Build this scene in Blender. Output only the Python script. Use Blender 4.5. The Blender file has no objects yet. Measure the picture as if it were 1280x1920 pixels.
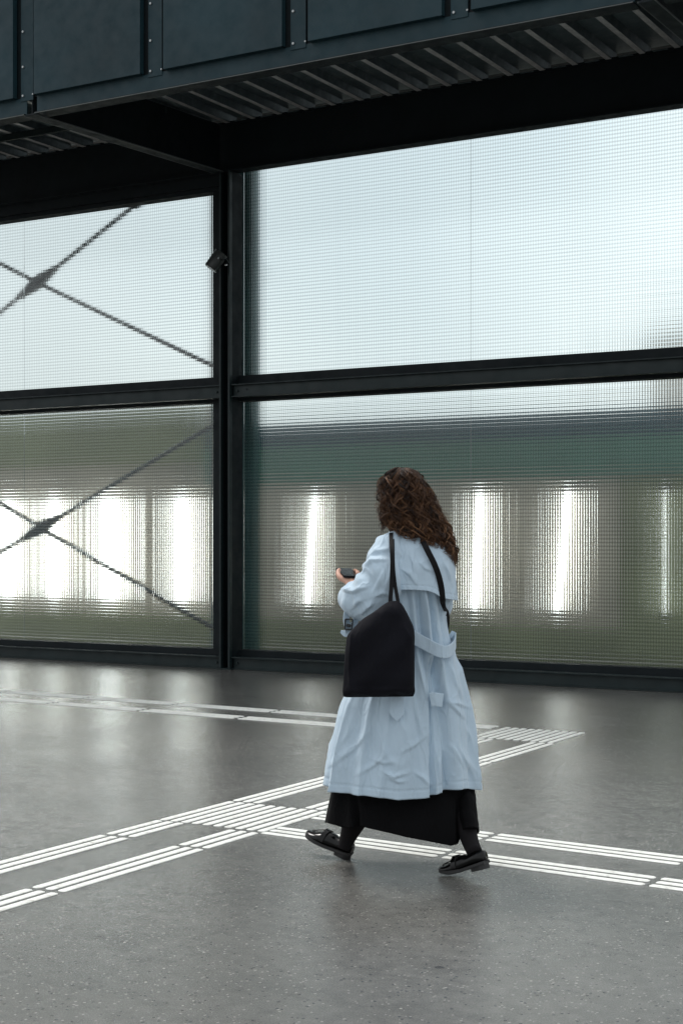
import bpy, bmesh, math, random
import numpy as np
from mathutils import Vector, Matrix, noise
random.seed(7); np.random.seed(7)
C = bpy.context.scene
COL = C.collection
PI = math.pi

# ---------------------------------------------------------------- camera, sky, sun, exposure
H = 1.4; F = 2850.0; CY = 1011.0; YAW = math.atan(1664 / 2850)
ca, sa = math.cos(YAW), math.sin(YAW)
cam = bpy.data.cameras.new('camera'); camo = bpy.data.objects.new('camera', cam); COL.objects.link(camo)
camo.location = (0, 0, H); camo.rotation_euler = (PI / 2, 0, YAW)
cam.sensor_fit = 'VERTICAL'; cam.sensor_height = 24.0; cam.sensor_width = 16
cam.lens = F / 1920 * 24.0
cam.shift_y = (CY - 960) / 1920
cam.clip_start = 0.05; cam.clip_end = 2000
C.camera = camo

SUN_EL, SUN_AZ = math.radians(58), math.radians(-75)     # azimuth measured from +y towards +x
world = bpy.data.worlds.new('World'); C.world = world; world.use_nodes = True
nt = world.node_tree; nt.nodes.clear()
wo = nt.nodes.new('ShaderNodeOutputWorld'); bg = nt.nodes.new('ShaderNodeBackground'); sky = nt.nodes.new('ShaderNodeTexSky')
sky.sky_type = 'NISHITA'; sky.sun_disc = False; sky.sun_elevation = SUN_EL; sky.sun_rotation = SUN_AZ
sky.air_density = 1.0; sky.dust_density = 4.0; sky.ozone_density = 1.0
bg.inputs['Strength'].default_value = 0.10
# overcast: a pale cloud layer with soft thicker patches over the blue
tcw = nt.nodes.new('ShaderNodeTexCoord'); cn = nt.nodes.new('ShaderNodeTexNoise'); cn.inputs['Scale'].default_value = 5.0; cn.inputs['Detail'].default_value = 6
cr = nt.nodes.new('ShaderNodeValToRGB'); cr.color_ramp.elements[0].position = .38; cr.color_ramp.elements[0].color = (6.0, 6.4, 6.65, 1); cr.color_ramp.elements[1].position = .62; cr.color_ramp.elements[1].color = (8.9, 9.0, 9.0, 1)
mxw = nt.nodes.new('ShaderNodeMix'); mxw.data_type = 'RGBA'; mxw.inputs[0].default_value = .82
# thinner, brighter cloud low over the far side of the tracks
gd = nt.nodes.new('ShaderNodeVectorMath'); gd.operation = 'DOT_PRODUCT'; gd.inputs[1].default_value = Vector((-.24, .90, .36)).normalized()
gr_ = nt.nodes.new('ShaderNodeMapRange'); gr_.inputs[1].default_value = .88; gr_.inputs[2].default_value = 1.0; gr_.inputs[3].default_value = 1.0; gr_.inputs[4].default_value = 1.45
gm = nt.nodes.new('ShaderNodeVectorMath'); gm.operation = 'SCALE'
nt.links.new(tcw.outputs['Generated'], gd.inputs[0]); nt.links.new(gd.outputs['Value'], gr_.inputs[0]); nt.links.new(cr.outputs[0], gm.inputs[0]); nt.links.new(gr_.outputs[0], gm.inputs['Scale'])
nt.links.new(tcw.outputs['Generated'], cn.inputs['Vector']); nt.links.new(cn.outputs[0], cr.inputs[0])
nt.links.new(sky.outputs[0], mxw.inputs[6]); nt.links.new(gm.outputs[0], mxw.inputs[7]); nt.links.new(mxw.outputs[2], bg.inputs[0]); nt.links.new(bg.outputs[0], wo.inputs[0])
sl = bpy.data.lights.new('sun', 'SUN'); sl.energy = 1.5; sl.angle = math.radians(16); sl.color = (1.0, .97, .93)
so = bpy.data.objects.new('sun', sl); COL.objects.link(so)
sd = Vector((math.sin(SUN_AZ) * math.cos(SUN_EL), math.cos(SUN_AZ) * math.cos(SUN_EL), math.sin(SUN_EL)))
so.rotation_euler = sd.to_track_quat('Z', 'Y').to_euler(); so.location = (0, 0, 30)
C.view_settings.view_transform = 'Standard'; C.view_settings.look = 'None'
C.view_settings.exposure = 0.47; C.view_settings.gamma = 1.0
C.render.engine = 'CYCLES'
C.cycles.max_bounces = 10; C.cycles.transmission_bounces = 8; C.cycles.glossy_bounces = 5; C.cycles.diffuse_bounces = 4
C.cycles.use_denoising = True
C.cycles.sample_clamp_indirect = 20.0

# ---------------------------------------------------------------- helpers
def tag(o, label=None, cat=None, group=None, kind=None):
    if label: o['label'] = label
    if cat: o['category'] = cat
    if group: o['group'] = group
    if kind: o['kind'] = kind
    return o

def empty(name, loc, label=None, cat=None, group=None):
    o = bpy.data.objects.new(name, None); COL.objects.link(o); o.location = loc
    o.empty_display_size = .1
    return tag(o, label, cat, group)

def mk(name, verts, faces, mats, parent=None, smooth=False, matidx=None):
    """mesh object; verts are world coordinates, stored relative to the parent / own base"""
    v = np.array([tuple(p) for p in verts], dtype=float).reshape(-1, 3)
    if parent is not None:
        off = np.array(parent['_w'] if '_w' in parent else parent.location[:], dtype=float)
        base = None
    else:
        off = np.array([(v[:, 0].min() + v[:, 0].max()) / 2, (v[:, 1].min() + v[:, 1].max()) / 2, v[:, 2].min()])
        base = off
    me = bpy.data.meshes.new(name)
    me.from_pydata([tuple(p) for p in (v - off)], [], faces)
    if not isinstance(mats, (list, tuple)): mats = [mats]
    for m in mats: me.materials.append(m)
    if matidx is not None: me.polygons.foreach_set('material_index', matidx)
    if smooth: me.polygons.foreach_set('use_smooth', [True] * len(me.polygons))
    me.validate(); me.update()
    bm = bmesh.new(); bm.from_mesh(me); bmesh.ops.recalc_face_normals(bm, faces=bm.faces); bm.to_mesh(me); bm.free()
    o = bpy.data.objects.new(name, me); COL.objects.link(o)
    if parent is not None:
        o.parent = parent
        root = parent
        o['_w'] = [float(a) for a in off]     # removed at the end
    else:
        o.location = base; o['_w'] = [float(a) for a in base]
    return o

class MB:
    def __init__(s): s.v = []; s.f = []; s.m = []
    def add(s, v, f, m=0):
        n = len(s.v); s.v += [tuple(p) for p in v]; s.f += [tuple(i + n for i in q) for q in f]; s.m += [m] * len(f)
    def box(s, x0, x1, y0, y1, z0, z1, m=0):
        s.add([(x0, y0, z0), (x1, y0, z0), (x1, y1, z0), (x0, y1, z0), (x0, y0, z1), (x1, y0, z1), (x1, y1, z1), (x0, y1, z1)],
              [(0, 3, 2, 1), (4, 5, 6, 7), (0, 1, 5, 4), (1, 2, 6, 5), (2, 3, 7, 6), (3, 0, 4, 7)], m)
    def bar(s, a, b, w, t, up=(0, 0, 1)):
        a, b = Vector(a), Vector(b); d = (b - a).normalized(); u = Vector(up)
        side = d.cross(u).normalized(); u = side.cross(d).normalized()
        vs = []
        for p in (a, b):
            for i, j in ((-1, -1), (1, -1), (1, 1), (-1, 1)): vs.append(p + side * i * w / 2 + u * j * t / 2)
        s.add(vs, [(0, 1, 2, 3), (7, 6, 5, 4), (0, 4, 5, 1), (1, 5, 6, 2), (2, 6, 7, 3), (3, 7, 4, 0)])
    def cyl(s, a, b, r, n=12, r2=None):
        a, b = Vector(a), Vector(b); d = (b - a).normalized(); u = Vector((0, 0, 1)) if abs(d.z) < .9 else Vector((1, 0, 0))
        x = d.cross(u).normalized(); y = d.cross(x); r2 = r if r2 is None else r2
        vs = []
        for p, rr in ((a, r), (b, r2)):
            for i in range(n):
                t = 2 * PI * i / n; vs.append(p + x * math.cos(t) * rr + y * math.sin(t) * rr)
        s.add(vs, [(i, (i + 1) % n, n + (i + 1) % n, n + i) for i in range(n)] + [tuple(range(n))[::-1], tuple(range(n, 2 * n))])
    def build(s, name, mats, parent=None, smooth=False, bevel=0):
        o = mk(name, s.v, s.f, mats, parent, smooth, s.m)
        if bevel:
            b = o.modifiers.new('bevel', 'BEVEL'); b.width = bevel; b.segments = 2; b.limit_method = 'ANGLE'
        return o

def grid_faces(nr, nc, closed=True, cap0=False, cap1=False):
    f = []
    for i in range(nr - 1):
        for j in range(nc if closed else nc - 1):
            a = i * nc + j; b = i * nc + (j + 1) % nc
            f.append((a, b, b + nc, a + nc))
    if cap0: f.append(tuple(range(nc)))
    if cap1: f.append(tuple((nr - 1) * nc + i for i in range(nc))[::-1])
    return f

def tube_geo(path, rad, n=8, flat=1.0):
    """parallel-transport tube through points"""
    pts = [Vector(p) for p in path]; N = len(pts)
    if not isinstance(rad, (list, tuple)): rad = [rad] * N
    vs = []; up = None
    for i, p in enumerate(pts):
        d = (pts[min(i + 1, N - 1)] - pts[max(i - 1, 0)]).normalized()
        if up is None: up = Vector((0, 0, 1)) if abs(d.z) < .8 else Vector((1, 0, 0))
        x = d.cross(up).normalized(); up = x.cross(d).normalized()
        for k in range(n):
            t = 2 * PI * k / n
            vs.append(p + x * math.cos(t) * rad[i] + up * math.sin(t) * rad[i] * flat)
    return vs, grid_faces(N, n, True, True, True)

def smooth_path(keys, n):
    k = [np.array(p, float) for p in keys]; k = [2 * k[0] - k[1]] + k + [2 * k[-1] - k[-2]]
    out = []; m = len(k) - 3
    for s in np.linspace(0, m, n):
        i = min(int(s), m - 1); t = s - i; a, b, c, d = k[i:i + 4]
        out.append(.5 * (2 * b + (c - a) * t + (2 * a - 5 * b + 4 * c - d) * t * t + (3 * b - a - 3 * c + d) * t ** 3))
    return out

# ---------------------------------------------------------------- materials
def mat(name, col, rough=.5, metal=0., spec=.5, **kw):
    m = bpy.data.materials.new(name); m.use_nodes = True
    b = m.node_tree.nodes['Principled BSDF']
    b.inputs['Base Color'].default_value = (*col, 1); b.inputs['Roughness'].default_value = rough
    b.inputs['Metallic'].default_value = metal; b.inputs['Specular IOR Level'].default_value = spec
    for k, v in kw.items(): b.inputs[k].default_value = v
    return m
def N(m, t, **kw):
    n = m.node_tree.nodes.new(t)
    for k, v in kw.items(): setattr(n, k, v)
    return n
def L(m, a, b): m.node_tree.links.new(a, b)
def B(m): return m.node_tree.nodes['Principled BSDF']
def noise_tex(m, scale, detail=4, rough=.6, stretch=None, coord='Object'):
    tc = N(m, 'ShaderNodeTexCoord'); nz = N(m, 'ShaderNodeTexNoise')
    nz.inputs['Scale'].default_value = scale; nz.inputs['Detail'].default_value = detail; nz.inputs['Roughness'].default_value = rough
    if stretch:
        mp = N(m, 'ShaderNodeMapping'); mp.inputs['Scale'].default_value = stretch
        L(m, tc.outputs[coord], mp.inputs[0]); L(m, mp.outputs[0], nz.inputs['Vector'])
    else: L(m, tc.outputs[coord], nz.inputs['Vector'])
    return nz
def ramp(m, src, stops):
    r = N(m, 'ShaderNodeValToRGB'); e = r.color_ramp.elements
    while len(e) < len(stops): e.new(.5)
    for i, (p, c) in enumerate(stops):
        e[i].position = p; e[i].color = (*c, 1) if isinstance(c, tuple) else (c, c, c, 1)
    L(m, src, r.inputs[0]); return r
def vary(m, col, scale, amt=.25, detail=5, stretch=None):
    nz = noise_tex(m, scale, detail, stretch=stretch)
    r = ramp(m, nz.outputs[0], [(.3, tuple(c * (1 - amt) for c in col)), (.7, tuple(c * (1 + amt) for c in col))])
    L(m, r.outputs[0], B(m).inputs['Base Color']); return r
def bump(m, src, dist, strength=1.0, prev=None):
    b = N(m, 'ShaderNodeBump'); b.inputs['Distance'].default_value = dist; b.inputs['Strength'].default_value = strength
    L(m, src, b.inputs['Height'])
    if prev: L(m, prev.outputs[0], b.inputs['Normal'])
    L(m, b.outputs[0], B(m).inputs['Normal']); return b

def steel(name, col, rough=.45, scale=3.):
    m = mat(name, col, rough, 0, .5)
    vary(m, col, scale, .22, 8)
    nz = noise_tex(m, 9, 6); rr = ramp(m, nz.outputs[0], [(.3, rough - .1), (.75, rough + .15)])
    L(m, rr.outputs[0], B(m).inputs['Roughness'])
    n2 = noise_tex(m, 2.2, 3); bump(m, n2.outputs[0], .004, .5)
    B(m).inputs['Specular IOR Level'].default_value = .3
    return m
M_steel = steel('dark green steel paint', (.010, .019, .020), .45)
M_black = steel('black steel paint', (.006, .010, .012), .6); B(M_black).inputs['Specular IOR Level'].default_value = .2
M_panel = steel('blue grey sheet metal', (.010, .032, .041), .55, 1.3)
M_deck = mat('weathered deck metal', (.04, .05, .055), .45, .5)
_n = noise_tex(M_deck, 9, 8, .75); _r = ramp(M_deck, _n.outputs[0], [(.3, (.055, .08, .09)), (.55, (.11, .14, .15)), (.8, (.24, .26, .265))])
L(M_deck, _r.outputs[0], B(M_deck).inputs['Base Color'])
_n = noise_tex(M_deck, 60, 3); bump(M_deck, _n.outputs[0], .002, .4)
M_bolt = mat('galvanised bolt', (.35, .36, .36), .35, .8)

# asphalt floor
M_floor = mat('polished asphalt', (.15, .15, .145), .4, 0, .5)
_tc = N(M_floor, 'ShaderNodeTexCoord')
def _vor(scale, thr0, thr1, feature='F1'):
    v = N(M_floor, 'ShaderNodeTexVoronoi'); v.inputs['Scale'].default_value = scale; L(M_floor, _tc.outputs['Object'], v.inputs['Vector'])
    return v
big = noise_tex(M_floor, .55, 5, .6); mid = noise_tex(M_floor, 14, 6, .7); fin = noise_tex(M_floor, 160, 3, .7)
rb = ramp(M_floor, big.outputs[0], [(.3, (.106, .106, .099)), (.7, (.150, .147, .137))])
rm = ramp(M_floor, mid.outputs[0], [(.3, .78), (.7, 1.18)])
rf = ramp(M_floor, fin.outputs[0], [(.3, .70), (.72, 1.30)])
def mul(a, b, fac=1.0):
    x = N(M_floor, 'ShaderNodeMix', data_type='RGBA', blend_type='MULTIPLY'); x.inputs[0].default_value = fac
    L(M_floor, a, x.inputs[6]); L(M_floor, b, x.inputs[7]); return x.outputs[2]
st1 = noise_tex(M_floor, 2.3, 7, .72, (1, 1.8, 1)); rs1 = ramp(M_floor, st1.outputs[0], [(.34, .80), (.47, 1.0), (.62, 1.0), (.74, 1.10)])
c1 = mul(mul(mul(rb.outputs[0], rm.outputs[0]), rf.outputs[0]), rs1.outputs[0])
# aggregate: pale and dark chips
def chips(scale, dist, pick_lo, pick_hi, col, cin):
    v = _vor(scale, 0, 0); v.inputs['Randomness'].default_value = 1
    lt = N(M_floor, 'ShaderNodeMath', operation='LESS_THAN'); L(M_floor, v.outputs['Distance'], lt.inputs[0]); lt.inputs[1].default_value = dist
    sp = N(M_floor, 'ShaderNodeSeparateColor'); L(M_floor, v.outputs['Color'], sp.inputs[0])
    g1 = N(M_floor, 'ShaderNodeMath', operation='GREATER_THAN'); L(M_floor, sp.outputs[0], g1.inputs[0]); g1.inputs[1].default_value = pick_lo
    mm = N(M_floor, 'ShaderNodeMath', operation='MULTIPLY'); L(M_floor, lt.outputs[0], mm.inputs[0]); L(M_floor, g1.outputs[0], mm.inputs[1])
    x = N(M_floor, 'ShaderNodeMix', data_type='RGBA'); L(M_floor, mm.outputs[0], x.inputs[0]); L(M_floor, cin, x.inputs[6]); x.inputs[7].default_value = (*col, 1)
    return x.outputs[2]
c2 = chips(70, .32, .86, 1, (.25, .245, .225), c1)
c2 = chips(45, .22, .975, 1, (.34, .33, .30), c2)
c2 = chips(60, .34, .88, 1, (.05, .05, .05), c2)
c2 = chips(9, .06, .985, 1, (.50, .49, .45), c2)
c2 = chips(3.2, .055, .80, 1, (.055, .052, .050), c2)
L(M_floor, c2, B(M_floor).inputs['Base Color'])
rr = noise_tex(M_floor, .9, 2, .5); rrr = ramp(M_floor, rr.outputs[0], [(.3, .20), (.7, .27)]); L(M_floor, rrr.outputs[0], B(M_floor).inputs['Roughness'])
b1 = bump(M_floor, mid.outputs[0], .0008, .35); b2 = bump(M_floor, fin.outputs[0], .0012, .6, b1)

M_mark = mat('white thermoplastic', (.74, .76, .72), .7, 0, .25)
_n = noise_tex(M_mark, 25, 6); _r = ramp(M_mark, _n.outputs[0], [(.28, (.52, .52, .48)), (.42, (.72, .73, .69)), (.6, (.80, .82, .78))]); L(M_mark, _r.outputs[0], B(M_mark).inputs['Base Color'])

# prismatic glass: a real bumped refracting face, plain back face
def glass(name, tint, prism, px=.027, pz=.036, amp=.17, rough=.085):
    m = bpy.data.materials.new(name); m.use_nodes = True
    b = B(m); b.inputs['Base Color'].default_value = (*tint, 1); b.inputs['Transmission Weight'].default_value = 1
    b.inputs['Roughness'].default_value = rough; b.inputs['IOR'].default_value = 1.5
    if prism:
        g = N(m, 'ShaderNodeNewGeometry'); s = N(m, 'ShaderNodeSeparateXYZ'); L(m, g.outputs['Position'], s.inputs[0])
        def wave(o, per, a):
            k = N(m, 'ShaderNodeMath', operation='MULTIPLY'); L(m, o, k.inputs[0]); k.inputs[1].default_value = 4 / per
            s0 = N(m, 'ShaderNodeMath', operation='PINGPONG'); L(m, k.outputs[0], s0.inputs[0]); s0.inputs[1].default_value = 2.0
            sn = N(m, 'ShaderNodeMath', operation='SUBTRACT'); L(m, s0.outputs[0], sn.inputs[0]); sn.inputs[1].default_value = 1.0
            s2 = N(m, 'ShaderNodeMath', operation='MULTIPLY'); L(m, sn.outputs[0], s2.inputs[0]); L(m, sn.outputs[0], s2.inputs[1])
            s3 = N(m, 'ShaderNodeMath', operation='MULTIPLY'); L(m, s2.outputs[0], s3.inputs[0]); L(m, sn.outputs[0], s3.inputs[1])
            q = N(m, 'ShaderNodeMath', operation='MULTIPLY'); L(m, s3.outputs[0], q.inputs[0])
            dv = N(m, 'ShaderNodeMath', operation='DIVIDE'); L(m, o, dv.inputs[0]); dv.inputs[1].default_value = per
            fo = N(m, 'ShaderNodeMath', operation='FLOOR'); L(m, dv.outputs[0], fo.inputs[0])
            wn = N(m, 'ShaderNodeTexWhiteNoise', noise_dimensions='1D'); L(m, fo.outputs[0], wn.inputs['W'])
            ra = N(m, 'ShaderNodeMapRange'); L(m, wn.outputs['Value'], ra.inputs[0]); ra.inputs[3].default_value = .5 * a; ra.inputs[4].default_value = 1.35 * a; L(m, ra.outputs[0], q.inputs[1])
            return q.outputs[0]
        c = N(m, 'ShaderNodeCombineXYZ'); L(m, wave(s.outputs[0], px, amp), c.inputs[0]); L(m, wave(s.outputs[2], pz, amp * .65), c.inputs[2])
        ad = N(m, 'ShaderNodeVectorMath', operation='ADD'); L(m, g.outputs['Normal'], ad.inputs[0]); L(m, c.outputs[0], ad.inputs[1])
        # thin moulding lines between the lens cells are less clear than the cells
        def line(o, per, lo):
            k = N(m, 'ShaderNodeMath', operation='MULTIPLY'); L(m, o, k.inputs[0]); k.inputs[1].default_value = 1 / per
            fr = N(m, 'ShaderNodeMath', operation='PINGPONG'); L(m, k.outputs[0], fr.inputs[0]); fr.inputs[1].default_value = .5
            mr = N(m, 'ShaderNodeMapRange'); L(m, fr.outputs[0], mr.inputs[0]); mr.inputs[1].default_value = .08; mr.inputs[2].default_value = .34; mr.inputs[3].default_value = lo; mr.inputs[4].default_value = 1.0
            return mr.outputs[0]
        ml = N(m, 'ShaderNodeMath', operation='MULTIPLY'); L(m, line(s.outputs[0], px, .62), ml.inputs[0]); L(m, line(s.outputs[2], pz, .62), ml.inputs[1])
        sc_ = N(m, 'ShaderNodeVectorMath', operation='SCALE'); sc_.inputs[0].default_value = tint; L(m, ml.outputs[0], sc_.inputs['Scale']); L(m, sc_.outputs[0], b.inputs['Base Color'])
        nm = N(m, 'ShaderNodeVectorMath', operation='NORMALIZE'); L(m, ad.outputs[0], nm.inputs[0]); L(m, nm.outputs[0], b.inputs['Normal'])
    return m
M_prism = glass('prismatic glass', (.87, .94, .935), True)
M_clear = glass('clear glass', (.72, .82, .82), False)

# ---------------------------------------------------------------- ground and tactile strips
g = mk('ground', [(-300, -300, 0), (300, -300, 0), (300, 300, 0), (-300, 300, 0)], [(0, 1, 2, 3)], M_floor); tag(g, kind='structure')

def strip_bar(parent, a, b, w=.040, h=.005):
    """one flat bar with rounded, bevelled ends lying on the floor; a, b are (x, y)"""
    a = Vector((a[0], a[1], 0)); b = Vector((b[0], b[1], 0)); d = (b - a).normalized(); s = Vector((-d.y, d.x, 0))
    out = []
    for inset, z in ((0, .0005), (0, h * .5), (.004, h)):
        ring = []
        for p, sg in ((a, -1), (b, 1)):
            for k in range(5):
                t = -PI / 2 + PI * k / 4
                e = .010 - inset * .5
                ring.append(p + d * sg * (math.cos(t) * e - .010 - inset) + s * (math.sin(t)) * (w / 2 - inset) * sg + Vector((0, 0, z)))
        out.append(ring)
    vs = [v for r in out for v in r]; n = len(out[0])
    return mk('bar', vs, grid_faces(3, n, True, False, True), M_mark, parent)

def band(parent, origin, direc, offs, joints, jskew=0):
    """parallel rows (offs across) of bars split at joints along direc"""
    o = Vector((*origin, 0)); d = Vector((*direc, 0)).normalized(); s = Vector((-d.y, d.x, 0))
    for k, off in enumerate(offs):
        for a, b in joints:
            jj = random.uniform(-.003, .003)
            p = o + s * off + d * (a + jj); q = o + s * off + d * (b + jj)
            strip_bar(parent, (p.x, p.y), (q.x, q.y))

xs10 = [-4.583 + .0645 * i for i in range(10)]
# strip running towards the glass wall: rows at constant x
st = empty('tactile_strip', (-4.29, 7.6, 0), 'long pair of white ribbed floor bands running away from the camera under the walker', 'tactile strip', 'white tactile strips on the asphalt')
jl = [(-.8, .19), (2.71, 3.68), (3.705, 4.65), (4.675, 5.632), (5.665, 6.066), (6.725, 7.695), (7.72, 8.70), (8.725, 9.70)]
jr = [(-.8, .18), (2.68, 3.64), (3.665, 4.617), (4.645, 5.60), (5.63, 6.048), (6.725, 7.695), (7.72, 8.69), (8.715, 9.70)]
for k in (0, 1, 2):
    band(st, (xs10[k], 0), (0, 1), [0], jl)
    band(st, (xs10[k + 7], 0), (0, 1), [0], jr)
a1 = empty('tactile_field', (-4.29, 6.4, 0), 'closely ribbed white rectangle where the strips cross left of the walker\'s shoe', 'tactile field')
for x in xs10: strip_bar(a1, (x, 6.083), (x, 6.70))
a2 = empty('tactile_field', (-4.34, 10.05, 0), 'closely ribbed white rectangle at the far corner beside the coat\'s right edge', 'tactile field')
for i, x in enumerate(xs10): strip_bar(a2, (x - .03, 9.735), (x - .035, 10.37))
# strip parallel to the wall, far
se = empty('tactile_strip', (-8, 10.2, 0), 'thin far pair of white bands running parallel to the glass wall on the left', 'tactile strip', 'white tactile strips on the asphalt')
dE = Vector((-1, .037)).normalized()
for k in range(3):
    band(se, (-4.70, 10.385 - .067 * k), dE, [0], [(.01 + 1.0 * i + (0 if i else .0), .985 + 1.0 * i) for i in range(9)])
    band(se, (-4.70, 9.865 - .067 * k + .02), dE, [0], [(.03 + .99 * i, 1.0 + .99 * i - .02) for i in range(9)])
# strip on the right, from the crossing
sr = empty('tactile_strip', (-2.6, 6.3, 0), 'pair of white bands leaving the crossing to the right edge, behind the walker\'s heels', 'tactile strip', 'white tactile strips on the asphalt')
dD = Vector((1, -.07)).normalized()
for k in range(3):
    band(sr, (-3.975, 6.655 - .07 * k), dD, [0], [(.0, .965), (.99, 1.935), (1.96, 2.92), (2.95, 3.9)])
    band(sr, (-3.975, 6.205 - .07 * k), dD, [0], [(.0, .965), (.99, 1.935), (1.96, 2.92), (2.95, 3.9)])

# ---------------------------------------------------------------- facade
YG = 13.8; YF = 13.52
def column(x, label):
    t = empty('steel_column', (x, 13.6, 0), label, 'column', 'steel columns of the glass wall')
    m = MB(); z1 = 5.36
    m.box(x - .070, x - .048, 13.48, 13.53, .012, z1); m.build('flange', M_steel, t, bevel=.002)
    m = MB(); m.box(x + .044, x + .066, 13.48, 13.53, .012, z1); m.build('flange', M_steel, t, bevel=.002)
    for q in (-.060, .050): m = MB(); m.box(x + q, x + q + .008, 13.53, 13.74, .012, z1); m.build('side_plate', M_black, t)
    m = MB(); m.box(x - .052, x + .050, 13.60, 13.615, .012, z1); m.build('web', M_black, t)
    m = MB(); m.box(x - .11, x + .11, 13.44, 13.78, 0.001, .012); m.build('base_plate', M_steel, t, bevel=.002)
    return t
XC = -9.325
column(XC, 'dark green steel post carrying the spotlight between the left and right glass')

def chan(name, x0, x1, z0, z1, label, holes=True, lip=.05, grp=None):
    """horizontal channel beam, web set back between two lips"""
    t = empty(name, ((x0 + x1) / 2, YF, z0), label, 'steel beam', grp)
    m = MB()
    m.box(x0, x1, 13.50, 13.60, z1 - .012, z1); m.build('flange', M_steel, t, bevel=.0015)
    m = MB(); m.box(x0, x1, 13.50, 13.60, z0, z0 + .012); m.build('flange', M_steel, t, bevel=.0015)
    m = MB(); m.box(x0, x1, 13.545, 13.557, z0 + .012, z1 - .012); m.build('web', M_steel, t)
    for x in ([x1 - .07] if x1 < -9 else [x0 + .05]):
        m = MB(); m.cyl((x, 13.545, (z0 + z1) / 2), (x, 13.528, (z0 + z1) / 2), .016, 6); m.build('bolt', M_steel, t, bevel=.002)
    if holes:
        x = x0 + .17
        m = MB(); m.cyl((x, 13.5455, (z0 + z1) / 2 + .01), (x, 13.541, (z0 + z1) / 2 + .01), .011, 12); m.build('bolt_hole', M_black, t)
    return t
xl0, xl1 = -15.3, XC - .075; xr0, xr1 = XC + .075, -3.48
chan('horizontal_beam', xl0, xl1, 2.925, 3.065, 'dark steel rail halfway up the wall, left of the post', False, grp='steel rails of the glass wall')
chan('horizontal_beam', xr0, xr1, 2.925, 3.065, 'dark steel rail halfway up the wall, right of the post above the walker', True, grp='steel rails of the glass wall')
chan('sill_beam', xl0, xl1, .002, .135, 'dark steel sill along the floor, left of the post', False, grp='steel rails of the glass wall')
chan('sill_beam', xr0, xr1, .002, .135, 'dark steel sill along the floor, right of the post behind the walker', False, grp='steel rails of the glass wall')

def window(x0, x1, z0, z1, seams, label, clear_l=0, outer=None):
    """fixed glazing: frame, panes split at the seams; the panes are 10 mm thick boxes"""
    t = empty('glass_window', ((x0 + x1) / 2, YG, z0), label, 'window', 'prismatic glass windows of the wall')
    ox0, ox1, oz0, oz1 = outer
    m = MB(); yf, yb = 13.665, 13.822
    m.box(ox0, x0, yf, yb, oz0, oz1); m.box(x1, ox1, yf, yb, oz0, oz1)
    m.box(x0, x1, yf, yb, oz0, z0); m.box(x0, x1, yf, yb, z1, oz1)
    m.build('frame', M_black, t)
    m = MB()
    m.box(ox0, ox1, 13.62, 13.664, oz0 + .018, oz0 + .03)
    m.build('drip_rail', M_steel, t)
    xs = [x0] + seams + [x1]
    if clear_l: xs = [x0, x0 + clear_l] + seams + [x1]
    for i in range(len(xs) - 1):
        g = .0015
        m = MB(); m.box(xs[i] + (g if i else 0), xs[i + 1] - g, YG, YG + .010, z0, z1)
        pl = M_clear if (clear_l and i == 0) else M_prism
        o = m.build('pane', [pl, M_clear], t)
        me = o.data
        for p in me.polygons: p.material_index = 0 if p.normal.y < -.9 else 1
    m = MB()
    for s in seams: m.box(s - .0012, s + .0012, YG + .001, YG + .009, z0, z1)
    if clear_l: m.box(x0 + clear_l - .0012, x0 + clear_l + .0012, YG + .001, YG + .009, z0, z1)
    if seams or clear_l: m.build('joint', M_seam, t)
    return t
M_seam = mat('pale joint sealant', (.35, .42, .42), .4)
zt = 5.46
window(-15.2, -9.60, 3.172, 5.205, [-12.45], 'upper left glass with a sharp dark cross brace against the sky', 0, (-15.3, -9.40, 3.0, 5.36))
window(-15.2, -9.60, .20, 2.895, [-12.45], 'lower left glass with bright blurred tubes and a dark cross brace', 0, (-15.3, -9.40, .06, 2.99))
window(-9.39, -3.6, 3.172, 5.46, [-6.56], 'upper right glass, large and nearly white with daylight', .10, (-9.49, -3.5, 3.0, 5.56))
window(-9.39, -3.6, .20, 2.895, [-6.56], 'lower right glass with four blurred light tubes behind the walker', .10, (-9.49, -3.5, .06, 2.99))

M_spot = steel('dark grey lamp body', (.03, .034, .033), .35)
# spotlight on the column
t = empty('spotlight', (-9.36, 13.40, 4.36), 'small black cylindrical spotlight tilted down on the steel post', 'spotlight')
Cc = Vector((-9.33, 13.33, 4.37)); ax = Vector((-.42, -.30, -.75)).normalized()
m = MB(); m.cyl(Cc - ax * .10, Cc + ax * .10, .075, 28); o = m.build('housing', M_spot, t, True, bevel=.004)
for p in o.data.polygons: p.use_smooth = abs(p.normal.dot(ax)) < .5
m = MB(); m.cyl(Cc + ax * .1005, Cc + ax * .103, .066, 24); m.build('lens', mat('dark lens', (.01, .01, .01), .1), t)
m = MB(); m.bar((-9.28, 13.30, 4.385), (-9.19, 13.30, 4.37), .03, .006, (0, 0, 1)); m.bar((-9.19, 13.30, 4.37), (-9.275, 13.478, 4.36), .03, .006)
m.build('bracket', M_steel, t)
m = MB(); m.cyl((-9.29, 13.29, 4.385), (-9.262, 13.28, 4.383), .010, 10); m.build('screw', M_bolt, t)
m = MB(); m.cyl((-9.20, 13.31, 4.31), (-9.17, 13.30, 4.308), .009, 10); m.build('screw', M_bolt, t)

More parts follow.
